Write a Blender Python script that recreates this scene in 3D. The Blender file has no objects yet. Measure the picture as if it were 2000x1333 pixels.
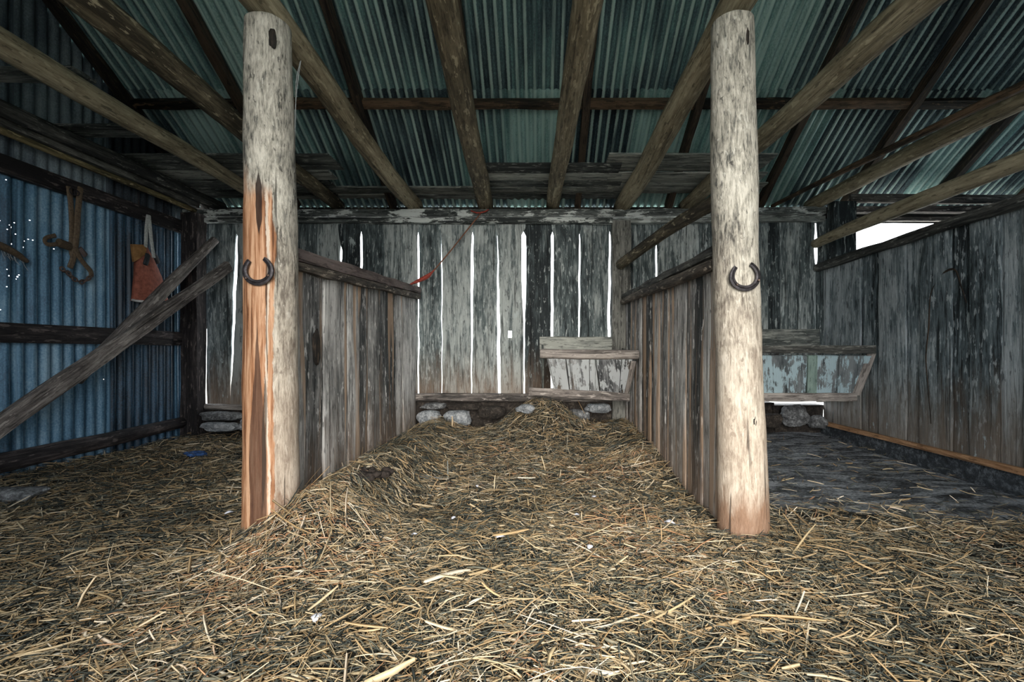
import bpy, math, random
import numpy as np
from mathutils import Vector, noise as mn

random.seed(7)
rng = np.random.default_rng(11)
S = bpy.context.scene
COL = S.collection
F = 900.0            # focal length in pixels of the 2000-px-wide frame
VX, VY, CZ = 1053.0, 690.0, 1.0


def P(px, py, Y):
    """point seen at pixel (px, py) at distance Y in front of the camera"""
    return Vector(((px - VX) * Y / F, Y, CZ - (py - VY) * Y / F))


def lerp(a, b, t):
    return a + (b - a) * t


def sstep(a, b, x):
    t = min(1.0, max(0.0, (x - a) / (b - a)))
    return t * t * (3 - 2 * t)


def interp(tab, y):
    if y <= tab[0][0]:
        return tab[0][1]
    for (a, va), (b, vb) in zip(tab, tab[1:]):
        if y <= b:
            return va + (vb - va) * (y - a) / (b - a)
    return tab[-1][1]


# ------------------------------------------------------------------ materials
def new_mat(name):
    m = bpy.data.materials.new(name)
    m.use_nodes = True
    nt = m.node_tree
    for n in list(nt.nodes):
        nt.nodes.remove(n)
    out = nt.nodes.new('ShaderNodeOutputMaterial')
    b = nt.nodes.new('ShaderNodeBsdfPrincipled')
    nt.links.new(b.outputs[0], out.inputs[0])
    return m, nt, b


def attr(nt, name, vec=False):
    n = nt.nodes.new('ShaderNodeAttribute')
    n.attribute_name = name
    return n.outputs['Vector' if vec else 'Fac']


def scaled(nt, vec, sc, off=(0, 0, 0)):
    n = nt.nodes.new('ShaderNodeMapping')
    n.inputs['Scale'].default_value = sc
    n.inputs['Location'].default_value = off
    nt.links.new(vec, n.inputs['Vector'])
    return n.outputs[0]


def nz(nt, vec, sc, detail=4, rough=.55, off=(0, 0, 0), dist=0.0):
    n = nt.nodes.new('ShaderNodeTexNoise')
    n.inputs['Scale'].default_value = 1
    n.inputs['Detail'].default_value = detail
    n.inputs['Roughness'].default_value = rough
    n.inputs['Distortion'].default_value = dist
    nt.links.new(scaled(nt, vec, sc, off), n.inputs['Vector'])
    return n.outputs['Fac']


def mth(nt, op, a, b=None, c=None, clamp=False):
    n = nt.nodes.new('ShaderNodeMath')
    n.operation = op
    n.use_clamp = clamp
    for i, v in enumerate((a, b, c)):
        if v is None:
            continue
        if isinstance(v, (int, float)):
            n.inputs[i].default_value = v
        else:
            nt.links.new(v, n.inputs[i])
    return n.outputs[0]


def ramp(nt, fac, stops, interp_='LINEAR'):
    n = nt.nodes.new('ShaderNodeValToRGB')
    cr = n.color_ramp
    cr.interpolation = interp_
    while len(cr.elements) < len(stops):
        cr.elements.new(0.5)
    for e, (p, c) in zip(cr.elements, stops):
        e.position = p
        if isinstance(c, (int, float)):
            c = (c, c, c)
        e.color = (*c, 1)
    nt.links.new(fac, n.inputs[0])
    return n.outputs[0]


def step(nt, v, a, b):
    n = nt.nodes.new('ShaderNodeMapRange')
    n.interpolation_type = 'SMOOTHSTEP'
    nt.links.new(v, n.inputs[0])
    n.inputs[1].default_value = a
    n.inputs[2].default_value = b
    return n.outputs[0]


def mixc(nt, f, a, b, mode='MIX'):
    n = nt.nodes.new('ShaderNodeMix')
    n.data_type = 'RGBA'
    n.blend_type = mode
    for sock, v in ((n.inputs[0], f), (n.inputs[6], a), (n.inputs[7], b)):
        if isinstance(v, (int, float)):
            sock.default_value = v
        elif isinstance(v, tuple):
            sock.default_value = (*v, 1)
        else:
            nt.links.new(v, sock)
    return n.outputs[2]


def bump(nt, b, h, strength, dist):
    n = nt.nodes.new('ShaderNodeBump')
    n.inputs['Strength'].default_value = strength
    n.inputs['Distance'].default_value = dist
    nt.links.new(h, n.inputs['Height'])
    nt.links.new(n.outputs[0], b.inputs['Normal'])


def sepz(nt, v):
    n = nt.nodes.new('ShaderNodeSeparateXYZ')
    nt.links.new(v, n.inputs[0])
    return n.outputs


def wood(name, dark, mid, light, crack=.7, paint=None, paint_thr=.58, stain=None, stain_z=(0.0, .9), rough=.75, bs=.8,
         fine=70, lo=.41, hi=.60, warm=None, warm_thr=.58):
    m, nt, b = new_mat(name)
    g = attr(nt, 'gc', True)
    r = attr(nt, 'rnd')
    n1 = nz(nt, g, (13, 13, 1.5), 7, .66, dist=.7)
    n2 = nz(nt, g, (fine, fine, 5.0), 6, .72)
    n3 = nz(nt, g, (4.0, 4.0, 2.0), 5, .65, (5, 3, 1))
    v = mth(nt, 'MULTIPLY', n1, .42)
    v = mth(nt, 'MULTIPLY_ADD', n2, .36, v)
    v = mth(nt, 'MULTIPLY_ADD', n3, .22, v)
    v = mth(nt, 'ADD', v, mth(nt, 'MULTIPLY', mth(nt, 'SUBTRACT', r, .5), .20))
    c = ramp(nt, v, [(lo, dark), ((lo + hi) / 2, mid), (hi, light)])
    fk = nz(nt, g, (34, 34, 8), 4, .6, (6, 6, 2))
    c = mixc(nt, mth(nt, 'MULTIPLY', step(nt, fk, .59, .64), .6), c, tuple(min(.9, x * 1.35) for x in light))
    c = mixc(nt, mth(nt, 'MULTIPLY', mth(nt, 'SUBTRACT', 1.0, step(nt, fk, .36, .41)), .6), c, dark)
    if warm is not None:
        wf = step(nt, nz(nt, g, (7, 7, .35), 3, .5, (9, 2, 4)), warm_thr, warm_thr + .08)
        c = mixc(nt, mth(nt, 'MULTIPLY', wf, .8), c, mixc(nt, n2, tuple(x * .45 for x in warm), warm))
    if stain is not None:
        geo = nt.nodes.new('ShaderNodeNewGeometry')
        z = sepz(nt, geo.outputs['Position'])[2]
        zz = mth(nt, 'ADD', z, mth(nt, 'MULTIPLY', mth(nt, 'SUBTRACT', n1, .5), 1.0))
        sf = mth(nt, 'SUBTRACT', 1.0, step(nt, zz, stain_z[0], stain_z[1]))
        c = mixc(nt, mth(nt, 'MULTIPLY', sf, .75), c, mixc(nt, n2, tuple(x * .3 for x in stain), stain))
    if paint is not None:
        pf = mth(nt, 'ADD', mth(nt, 'MULTIPLY', nz(nt, g, (9, 9, 3.5), 8, .68, (2, 7, 3)), .75), mth(nt, 'MULTIPLY', n2, .25))
        pf = step(nt, pf, paint_thr, paint_thr + .03)
        c = mixc(nt, pf, c, paint)
    ck = nz(nt, g, (26, 26, .8), 4, .55, (1, 4, 8), .5)
    cf = step(nt, ck, .30, .40)
    c = mixc(nt, mth(nt, 'MULTIPLY', mth(nt, 'SUBTRACT', 1.0, cf), crack), c, tuple(x * .22 for x in dark))
    nt.links.new(c, b.inputs['Base Color'])
    b.inputs['Roughness'].default_value = rough
    b.inputs['Specular IOR Level'].default_value = .35
    h = mth(nt, 'ADD', mth(nt, 'MULTIPLY', v, .8), mth(nt, 'MULTIPLY', cf, .35))
    bump(nt, b, h, bs, .02)
    return m


def post_mat(name, flayed):
    """pale debarked log; object coordinates: origin on the axis at the base"""
    m, nt, b = new_mat(name)
    g = attr(nt, 'gc', True)
    tc = nt.nodes.new('ShaderNodeTexCoord').outputs['Object']
    x, y, z = sepz(nt, tc)
    x = mth(nt, 'ADD', mth(nt, 'MULTIPLY', x, .864), mth(nt, 'MULTIPLY', y, .504))
    n1 = nz(nt, g, (18, 18, 5.5), 8, .7, dist=.8)
    n2 = nz(nt, g, (90, 90, 14), 6, .75)
    n3 = nz(nt, g, (6, 6, 2.2), 4, .6, (3, 3, 7))
    v = mth(nt, 'MULTIPLY', n1, .36)
    v = mth(nt, 'MULTIPLY_ADD', n2, .42, v)
    v = mth(nt, 'MULTIPLY_ADD', n3, .22, v)
    c = ramp(nt, v, [(.39, (.025, .028, .028)), (.44, (.15, .15, .135)), (.50, (.42, .395, .335)), (.58, (.72, .685, .60))])
    tk = nz(nt, g, (44, 44, 15), 4, .6, (6, 1, 2), .4)
    c = mixc(nt, mth(nt, 'MULTIPLY', mth(nt, 'SUBTRACT', 1.0, step(nt, tk, .33, .39)), .75), c, (.05, .05, .045))
    c = mixc(nt, mth(nt, 'MULTIPLY', step(nt, tk, .60, .66), .6), c, (.80, .78, .70))
    # warmer towards the worn lower half
    wz = mth(nt, 'SUBTRACT', 1.0, step(nt, mth(nt, 'ADD', z, mth(nt, 'MULTIPLY', n3, .8)), .7, 2.3))
    c = mixc(nt, mth(nt, 'MULTIPLY', wz, .55), c, mixc(nt, v, (.30, .18, .11), (.95, .78, .62)))
    # rot at the foot
    fz = mth(nt, 'SUBTRACT', 1.0, step(nt, mth(nt, 'ADD', z, mth(nt, 'MULTIPLY', n1, .35)), .30, .52))
    c = mixc(nt, mth(nt, 'MULTIPLY', fz, .8), c, mixc(nt, n2, (.08, .04, .025), (.42, .22, .12)))
    if flayed:
        xe = mth(nt, 'ADD', x, mth(nt, 'MULTIPLY', mth(nt, 'SUBTRACT', n3, .5), .06))
        xe = mth(nt, 'ADD', xe, mth(nt, 'MULTIPLY', mth(nt, 'SUBTRACT', n1, .5), .035))
        m1 = mth(nt, 'SUBTRACT', 1.0, step(nt, xe, .004, .012))
        m2 = mth(nt, 'SUBTRACT', 1.0, step(nt, mth(nt, 'ADD', z, mth(nt, 'MULTIPLY', n3, .5)), 2.05, 2.2))
        f = mth(nt, 'MULTIPLY', m1, m2)
        gr = nz(nt, g, (42, 42, 2.2), 8, .68, (8, 1, 1), .5)
        oc = ramp(nt, gr, [(.38, (.14, .055, .025)), (.48, (.42, .20, .10)), (.60, (.70, .43, .27))])
        c = mixc(nt, f, c, oc)
        # pale cream edge beside the bare strip
        e = mth(nt, 'MULTIPLY', step(nt, xe, -.030, -.024), mth(nt, 'SUBTRACT', 1.0, step(nt, xe, -.018, -.012)))
        c = mixc(nt, mth(nt, 'MULTIPLY', mth(nt, 'MULTIPLY', e, m2), .75), c, (.82, .72, .6))
        # dark rot streak up the middle of the bare strip
        wdt = mth(nt, 'MULTIPLY', mth(nt, 'SUBTRACT', 1.0, step(nt, z, .45, 1.25)), .036)
        d = mth(nt, 'ABSOLUTE', mth(nt, 'ADD', mth(nt, 'ADD', x, .064), mth(nt, 'MULTIPLY', mth(nt, 'SUBTRACT', n3, .5), .03)))
        sf = mth(nt, 'LESS_THAN', d, wdt)
        c = mixc(nt, mth(nt, 'MULTIPLY', sf, .85), c, mixc(nt, n2, (.012, .007, .005), (.17, .085, .055)))
        # upper dark split
        d2 = mth(nt, 'ABSOLUTE', mth(nt, 'ADD', mth(nt, 'ADD', x, .058), mth(nt, 'MULTIPLY', mth(nt, 'SUBTRACT', n3, .5), .03)))
        zz = mth(nt, 'MULTIPLY', step(nt, z, 1.6, 1.7), mth(nt, 'SUBTRACT', 1.0, step(nt, z, 1.85, 1.95)))
        s2 = mth(nt, 'LESS_THAN', d2, mth(nt, 'MULTIPLY', zz, .014))
        c = mixc(nt, mth(nt, 'MULTIPLY', s2, .9), c, (.025, .015, .012))
    ck = nz(nt, g, (30, 30, 1.0), 3, .5, (1, 4, 8), .5)
    cf = step(nt, ck, .31, .36)
    c = mixc(nt, mth(nt, 'MULTIPLY', mth(nt, 'SUBTRACT', 1.0, cf), .75), c, (.03, .025, .02))
    nt.links.new(c, b.inputs['Base Color'])
    b.inputs['Roughness'].default_value = .7
    b.inputs['Specular IOR Level'].default_value = .3
    bump(nt, b, mth(nt, 'ADD', v, mth(nt, 'MULTIPLY', cf, .3)), .8, .015)
    return m


def sheet_metal(name, stops, rust=.0, metallic=.35, rough=.5, streak=(14, .9), rib_light=None):
    m, nt, b = new_mat(name)
    g = attr(nt, 'gc', True)
    r = attr(nt, 'rnd')
    n1 = nz(nt, g, (streak[0], 1, streak[1]), 6, .65)
    n2 = nz(nt, g, (90, 90, 60), 4, .7)
    n3 = nz(nt, g, (1.6, 1, .9), 5, .6, (2, 0, 9))
    v = mth(nt, 'MULTIPLY', n1, .4)
    v = mth(nt, 'MULTIPLY_ADD', n2, .26, v)
    v = mth(nt, 'MULTIPLY_ADD', n3, .34, v)
    v = mth(nt, 'ADD', v, mth(nt, 'MULTIPLY', mth(nt, 'SUBTRACT', r, .5), .22))
    c = ramp(nt, v, stops)
    if rib_light is not None:  # wave crests tinted pale to stand for light catching the ribs
        col, amp = rib_light
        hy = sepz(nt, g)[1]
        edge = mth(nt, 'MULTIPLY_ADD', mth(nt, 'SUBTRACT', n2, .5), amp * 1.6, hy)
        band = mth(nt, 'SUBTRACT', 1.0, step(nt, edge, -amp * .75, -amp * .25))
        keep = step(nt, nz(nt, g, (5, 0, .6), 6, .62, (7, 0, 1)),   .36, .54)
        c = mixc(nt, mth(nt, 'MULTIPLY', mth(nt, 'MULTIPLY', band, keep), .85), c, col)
    if rust:
        rf = step(nt, nz(nt, g, (7, 1, .8), 6, .7, (4, 4, 4)), 1 - rust, 1 - rust + .1)
        c = mixc(nt, mth(nt, 'MULTIPLY', rf, .7), c, (.13, .07, .045))
    nt.links.new(c, b.inputs['Base Color'])
    b.inputs['Metallic'].default_value = metallic
    nt.links.new(mth(nt, 'MULTIPLY_ADD', v, .5, rough - .25), b.inputs['Roughness'])
    bump(nt, b, n2, .25, .004)
    return m


def plain(name, col, rough=.7, metallic=0.0, var=.5, sc=40):
    m, nt, b = new_mat(name)
    tc = nt.nodes.new('ShaderNodeTexCoord').outputs['Object']
    n = nz(nt, tc, (sc, sc, sc), 5, .65)
    c = ramp(nt, n, [(.3, tuple(x * (1 - var) for x in col)), (.7, tuple(min(1, x * (1 + var)) for x in col))])
    nt.links.new(c, b.inputs['Base Color'])
    b.inputs['Roughness'].default_value = rough
    b.inputs['Metallic'].default_value = metallic
    bump(nt, b, n, .4, .006)
    return m


def stone_mat(name, stops):
    m, nt, b = new_mat(name)
    tc = nt.nodes.new('ShaderNodeTexCoord').outputs['Object']
    n = nz(nt, tc, (14, 14, 14), 9, .7)
    n2 = nz(nt, tc, (60, 60, 60), 5, .7)
    v = mth(nt, 'MULTIPLY_ADD', n2, .4, mth(nt, 'MULTIPLY', n, .6))
    nt.links.new(ramp(nt, v, stops), b.inputs['Base Color'])
    b.inputs['Roughness'].default_value = .85
    bump(nt, b, v, 1, .04)
    return m


def floor_mat():
    m, nt, b = new_mat('trodden_earth')
    tc = nt.nodes.new('ShaderNodeTexCoord').outputs['Object']
    n = nz(nt, tc, (3.5, 9, 5), 8, .7, dist=.8)
    n2 = nz(nt, tc, (40, 60, 40), 6, .7)
    v = mth(nt, 'MULTIPLY_ADD', n2, .4, mth(nt, 'MULTIPLY', n, .6))
    nt.links.new(ramp(nt, v, [(.38, (.012, .014, .016)), (.45, (.055, .063, .073)), (.51, (.24, .265, .295)), (.58, (.60, .64, .69))]), b.inputs['Base Color'])
    b.inputs['Roughness'].default_value = .7
    bump(nt, b, v, 1, .08)
    return m


def straw_mat():
    m, nt, b = new_mat('straw')
    r = attr(nt, 'rnd')
    c = ramp(nt, r, [(0, (.016, .021, .021)), (.14, (.042, .052, .048)), (.26, (.13, .14, .115)), (.40, (.25, .22, .15)), (.54, (.50, .33, .165)),
                     (.68, (.56, .44, .26)), (.84, (.76, .62, .42)), (.96, (.90, .80, .64)), (1, (.55, .30, .16))])
    g = attr(nt, 'gc', True)
    n = nz(nt, g, (300, 300, 14), 3)
    c = mixc(nt, .5, c, ramp(nt, n, [(.3, .45), (.7, 1.0)]), 'MULTIPLY')
    nt.links.new(c, b.inputs['Base Color'])
    b.inputs['Roughness'].default_value = .5
    b.inputs['Specular IOR Level'].default_value = .45
    return m


def bedding_mat():
    m, nt, b = new_mat('packed_straw_bed')
    tc = nt.nodes.new('ShaderNodeTexCoord').outputs['Object']
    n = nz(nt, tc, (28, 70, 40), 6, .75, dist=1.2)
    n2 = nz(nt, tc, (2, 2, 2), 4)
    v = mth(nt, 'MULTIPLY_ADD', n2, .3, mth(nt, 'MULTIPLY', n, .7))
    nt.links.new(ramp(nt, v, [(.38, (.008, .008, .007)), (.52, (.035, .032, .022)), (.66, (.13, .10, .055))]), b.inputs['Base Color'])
    b.inputs['Roughness'].default_value = .9
    bump(nt, b, n, 1, .03)
    return m


GREY_D, GREY_M, GREY_L = (.018, .024, .027), (.115, .145, .15), (.40, .43, .425)
M = {}
M['wall'] = wood('weathered_slab', GREY_D, GREY_M, (.46, .50, .49), stain=(.38, .26, .18), stain_z=(.3, 1.15), paint=(.50, .56, .56), paint_thr=.60)
M['rightwall'] = wood('weathered_board_dark', (.017, .023, .026), (.15, .19, .205), (.46, .505, .52), stain=(.34, .27, .21), stain_z=(.2, 1.0), paint=(.40, .46, .47), paint_thr=.61)
M['panel'] = wood('stall_board', (.035, .04, .042), (.25, .25, .245), (.68, .67, .65), stain=(.46, .32, .23), stain_z=(-.2, .7), fine=90, warm=(.72, .50, .34), warm_thr=.545)
M['pole'] = wood('debarked_pole', (.04, .033, .021), (.20, .165, .105), (.44, .38, .26), crack=.5, fine=60, bs=.6, lo=.38, hi=.62)
M['poledark'] = wood('grey_pole', (.018, .020, .020), (.09, .09, .082), (.26, .26, .235), crack=.5)
M['yellowpole'] = wood('yellowed_batten', (.06, .05, .025), (.26, .21, .10), (.50, .42, .24))
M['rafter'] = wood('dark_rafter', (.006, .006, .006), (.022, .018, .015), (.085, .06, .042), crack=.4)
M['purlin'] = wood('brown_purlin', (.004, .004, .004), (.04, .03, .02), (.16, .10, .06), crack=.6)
M['loft'] = wood('loft_board', (.022, .026, .026), (.13, .145, .137), (.42, .43, .39))
M['plate'] = wood('painted_plate', (.03, .036, .036), (.13, .145, .14), (.30, .32, .30), paint=(.66, .70, .68), paint_thr=.52)
M['girt'] = wood('dark_girt', (.012, .011, .012), (.05, .042, .042), (.17, .14, .13))
M['lean'] = wood('grey_plank', (.04, .036, .034), (.20, .175, .16), (.50, .45, .41), fine=80)
M['rail'] = wood('worn_rail', (.03, .026, .022), (.15, .125, .10), (.38, .33, .27))
M['caprail'] = wood('purple_brown_cap', (.02, .015, .015), (.085, .062, .058), (.20, .16, .15))
M['trough'] = wood('whitewashed_board', (.05, .055, .06), (.25, .26, .27), (.56, .57, .58), paint=(.70, .74, .76), paint_thr=.475, warm=(.32, .24, .18), warm_thr=.57)
M['bluetrough'] = wood('flaking_blue_board', (.04, .05, .055), (.12, .14, .15), (.26, .29, .30), paint=(.52, .68, .74), paint_thr=.475)
M['greenstrip'] = wood('green_batten', (.09, .14, .13), (.20, .29, .26), (.34, .46, .41))
M['sill'] = wood('orange_sill', (.10, .05, .025), (.30, .155, .075), (.55, .32, .17))
M['postl'] = post_mat('flayed_post', True)
M['postr'] = post_mat('pale_post', False)
M['roof'] = sheet_metal('green_grey_roofing', [(.37, (.03, .045, .058)), (.46, (.12, .19, .21)), (.53, (.21, .38, .365)), (.62, (.50, .70, .67))], rust=.34, metallic=.4, rough=.42, rib_light=((.64, .84, .78), .017))
M['tin'] = sheet_metal('blue_grey_tin', [(.37, (.012, .026, .042)), (.47, (.045, .11, .18)), (.54, (.09, .21, .32)), (.64, (.28, .43, .54))], rust=.36, metallic=.25)
M['gable'] = sheet_metal('dark_grey_tin', [(.37, (.015, .02, .026)), (.47, (.06, .08, .10)), (.54, (.11, .145, .17)), (.64, (.26, .32, .35))], rust=.36, metallic=.3)
M['floor'] = floor_mat()
M['straw'] = straw_mat()
M['bed'] = bedding_mat()
M['stone'] = stone_mat('footing_stone', [(.36, (.03, .032, .034)), (.5, (.20, .205, .21)), (.62, (.52, .54, .55))])
M['palestone'] = stone_mat('pale_stone', [(.34, (.08, .09, .10)), (.48, (.34, .37, .40)), (.62, (.74, .76, .78))])
M['darkbase'] = stone_mat('blue_dark_base', [(.36, (.014, .017, .02)), (.5, (.05, .06, .07)), (.66, (.26, .29, .32))])
M['mortar'] = stone_mat('dark_footing', [(.36, (.008, .007, .006)), (.52, (.05, .04, .033)), (.68, (.20, .17, .14))])
M['iron'] = plain('rusty_iron', (.05, .045, .05), .5, .6, .7, 60)
M['leather'] = plain('cracked_leather', (.15, .105, .065), .65, 0, .55, 60)
M['collar'] = plain('dark_padding', (.10, .07, .04), .8, 0, .6, 90)
M['chain'] = plain('rusted_chain', (.16, .11, .09), .55, .4, .5, 80)
M['canvas'] = plain('red_brown_canvas', (.36, .115, .075), .85, 0, .45, 22)
M['tan'] = plain('tan_canvas', (.33, .17, .06), .85, 0, .4, 22)
M['webbing'] = plain('pale_webbing', (.50, .52, .50), .8, 0, .35, 60)
M['black'] = plain('black_rubber', (.02, .025, .03), .6)
M['hem'] = plain('white_hem', (.72, .70, .68), .8, 0, .2)
M['rope'] = plain('brown_rope', (.22, .10, .06), .8)
M['redstrap'] = plain('red_strap', (.36, .055, .035), .7, 0, .5, 60)
M['wire'] = plain('grey_wire', (.34, .36, .36), .5, .3, .3)
M['bluerag'] = plain('blue_rag', (.03, .085, .24), .8, 0, .5)
M['feather'] = plain('white_feather', (.62, .64, .72), .8, 0, .2)
M['dung'] = plain('dark_dung', (.03, .022, .018), .9, 0, .6, 60)
M['web'] = plain('cobweb', (.55, .58, .60), .8, 0, .2)


# ------------------------------------------------------------------ mesh collector
class MB:
    def __init__(self):
        self.v, self.f, self.g, self.r, self.mi = [], [], [], [], []

    def vert(self, co, gc, r):
        self.v.append(tuple(co)); self.g.append(tuple(gc)); self.r.append(r)
        return len(self.v) - 1

    def board(self, p0, p1, wdir, width, thick, segs=8, jit=.004, r=None, bend=0.0, wide=None, off=None, cols=1, hole=None, tap=1.0):
        """plank centred on p0..p1; wdir: across the face; width may vary along (wide: list of (left,right) per ring)"""
        p0, p1 = Vector(p0), Vector(p1)
        d = p1 - p0
        L = d.length
        d.normalize()
        w = Vector(wdir); w = (w - d * w.dot(d)).normalized()
        n = w.cross(d).normalized()
        if r is None:
            r = random.random()
        so = Vector((random.uniform(0, 50), random.uniform(0, 50), random.uniform(0, 50)))
        rings = []
        for i in range(segs + 1):
            t = i / segs
            c = p0 + d * (L * t) + n * (bend * math.sin(math.pi * t))
            if wide:
                a, b_ = wide[i]
            else:
                k = lerp(1, tap, t)
                a, b_ = -width / 2 * k, width / 2 * k
                a += mn.noise(so + Vector((t * L * 3, 0, 0))) * jit * 2
                b_ += mn.noise(so + Vector((t * L * 3, 9, 0))) * jit * 2
            th = thick * (1 + .12 * mn.noise(so + Vector((t * L * 2, 0, 7))))
            fr, bk = [], []
            ch = min(.006, thick * .2)
            for j in range(cols + 1):
                s = j / cols
                u = lerp(a, b_, s)
                cup = mn.noise(so + Vector((s * 2, t * L * 1.5, 3))) * jit
                edge = ch if j in (0, cols) else 0
                fr.append(self.vert(c + w * u + n * (th / 2 - edge + cup), so + Vector((u, th / 2, t * L)), r))
                bk.append(self.vert(c + w * u - n * (th / 2 - edge), so + Vector((u, -th / 2, t * L)), r))
            rings.append((fr, bk))
        for i in range(segs):
            (f0, b0), (f1, b1) = rings[i], rings[i + 1]
            for j in range(cols):
                if hole and (i, j) in hole:
                    self.f += [(f0[j], b0[j], b0[j + 1], f0[j + 1]), (f1[j + 1], b1[j + 1], b1[j], f1[j]),
                               (f1[j], b1[j], b0[j], f0[j]), (f0[j + 1], b0[j + 1], b1[j + 1], f1[j + 1])]
                    continue
                self.f.append((f0[j], f0[j + 1], f1[j + 1], f1[j]))
                self.f.append((b0[j + 1], b0[j], b1[j], b1[j + 1]))
            self.f.append((f0[0], f1[0], b1[0], b0[0]))
            self.f.append((f1[-1], f0[-1], b0[-1], b1[-1]))
        for k, flip in ((0, False), (-1, True)):
            fr, bk = rings[k]
            for j in range(cols):
                q = (fr[j], bk[j], bk[j + 1], fr[j + 1])
                self.f.append(q[::-1] if flip else q)
        return self

    def log(self, pts, rad, ring=14, segs=24, wob=.06, axis_w=.01, r=None, flat=1.0, flatdir=None, cap_r=.75, closed=False):
        """tapering round timber / tube through pts (radius list per point)"""
        pts = [Vector(p) for p in pts]
        if isinstance(rad, (int, float)):
            rad = [rad] * len(pts)
        # resample
        cum = [0]
        for a, b_ in zip(pts, pts[1:]):
            cum.append(cum[-1] + (b_ - a).length)
        L = cum[-1]
        if r is None:
            r = random.random()
        so = Vector((random.uniform(0, 50), random.uniform(0, 50), random.uniform(0, 50)))

        def cr(vals, s):
            k = 0
            while k < len(cum) - 2 and s > cum[k + 1]:
                k += 1
            t = (s - cum[k]) / max(1e-9, cum[k + 1] - cum[k])
            p1_, p2_ = vals[k], vals[k + 1]
            p0_ = vals[k - 1] if k > 0 else p1_ * 2 - p2_
            p3_ = vals[k + 2] if k + 2 < len(vals) else p2_ * 2 - p1_
            return .5 * ((2 * p1_) + (p2_ - p0_) * t + (2 * p0_ - 5 * p1_ + 4 * p2_ - p3_) * t * t + (3 * p1_ - p0_ - 3 * p2_ + p3_) * t ** 3)
        cs, rs = [], []
        for i in range(segs + 1):
            s = L * i / segs
            c = cr(pts, s)
            c = c + Vector((mn.noise(so + Vector((s * .9, 0, 0))), mn.noise(so + Vector((s * .9, 5, 0))), mn.noise(so + Vector((s * .9, 0, 5))))) * axis_w
            cs.append(c)
            rs.append(max(1e-4, cr(rad, s)))
        d0 = (cs[1] - cs[0]).normalized()
        ref = Vector(flatdir) if flatdir else (Vector((0, 0, 1)) if abs(d0.z) < .9 else Vector((1, 0, 0)))
        rings = []
        for i in range(segs + 1):
            d = (cs[min(i + 1, segs)] - cs[max(i - 1, 0)]).normalized()
            u = (ref - d * ref.dot(d)).normalized()
            if not flatdir:
                ref = u
            v = d.cross(u)
            rg = []
            for j in range(ring):
                a = 2 * math.pi * j / ring
                rr = rs[i] * (1 + wob * mn.noise(so + Vector((math.cos(a) * 1.2, math.sin(a) * 1.2, L * i / segs * 3))) +
                              wob * .5 * mn.noise(so + Vector((math.cos(a) * 4, math.sin(a) * 4, L * i / segs * 9))))
                off = u * (math.cos(a) * rr * flat) + v * (math.sin(a) * rr)
                rg.append(self.vert(cs[i] + off, so + Vector((math.cos(a) * rs[i], math.sin(a) * rs[i], L * i / segs)), r))
            rings.append(rg)
        for i in range(segs):
            for j in range(ring):
                k = (j + 1) % ring
                self.f.append((rings[i][j], rings[i][k], rings[i + 1][k], rings[i + 1][j]))
        if not closed:
            for e, flip in ((0, True), (segs, False)):
                d = (cs[1] - cs[0]).normalized() if e == 0 else (cs[-1] - cs[-2]).normalized()
                sg = -1 if e == 0 else 1
                inner = []
                for j in range(ring):
                    pv = Vector(self.v[rings[e][j]])
                    inner.append(self.vert(cs[e] + (pv - cs[e]) * cap_r + d * (sg * rs[e] * .16), Vector(self.g[rings[e][j]]) + Vector((0, 0, .05)), r))
                for j in range(ring):
                    k = (j + 1) % ring
                    q = (rings[e][j], rings[e][k], inner[k], inner[j])
                    self.f.append(q[::-1] if flip else q)
                self.f.append(tuple(inner[::-1] if flip else inner))
        return self

    def torus(self, c, u, v, R, r, sx=1.0, n=16, m=8):
        c, u, v = Vector(c), Vector(u).normalized(), Vector(v).normalized()
        w = u.cross(v)
        b0 = len(self.v)
        for i in range(n):
            a = 2 * math.pi * i / n
            d = u * math.cos(a) * sx + v * math.sin(a)
            for j in range(m):
                bb = 2 * math.pi * j / m
                co = c + d * (R + r * math.cos(bb)) + w * (r * math.sin(bb))
                self.vert(co, co, .5)
        for i in range(n):
            for j in range(m):
                self.f.append((b0 + i * m + j, b0 + ((i + 1) % n) * m + j, b0 + ((i + 1) % n) * m + (j + 1) % m, b0 + i * m + (j + 1) % m))
        return self

    def rock(self, c, size, sub=3, amp=.28, seed=None):
        import bmesh
        bm = bmesh.new()
        bmesh.ops.create_icosphere(bm, subdivisions=sub, radius=1)
        so = Vector((random.uniform(0, 90), random.uniform(0, 90), 3)) if seed is None else Vector((seed * 7.3, seed * 3.1, 2))
        b0 = len(self.v)
        c = Vector(c)
        for v in bm.verts:
            p = v.co.copy()
            k = 1 + amp * mn.noise(so + p * 1.3) + amp * .45 * mn.noise(so + p * 3.1) + amp * .2 * mn.noise(so + p * 8)
            q = Vector((math.copysign(abs(p.x) ** .75, p.x), math.copysign(abs(p.y) ** .75, p.y), math.copysign(abs(p.z) ** .75, p.z))) * k
            co = c + Vector((q.x * size[0], q.y * size[1], q.z * size[2]))
            self.vert(co, co, .5)
        for f in bm.faces:
            self.f.append(tuple(b0 + v.index for v in f.verts))
        bm.free()
        return self

    def build(self, name, mat, parent=None, smooth=False, origin=None, label=None):
        me = bpy.data.meshes.new(name)
        vs = np.array(self.v, dtype=np.float64)
        if parent is not None:
            base = Vector((0, 0, 0))
            p = parent
            while p is not None:
                base += p.location
                p = p.parent
        elif origin is not None:
            base = Vector(origin)
        else:
            lo, hi = vs.min(0), vs.max(0)
            base = Vector(((lo[0] + hi[0]) / 2, (lo[1] + hi[1]) / 2, lo[2]))
        vs = vs - np.array(base)
        me.from_pydata([tuple(x) for x in vs], [], self.f)
        a = me.attributes.new('gc', 'FLOAT_VECTOR', 'POINT')
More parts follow.
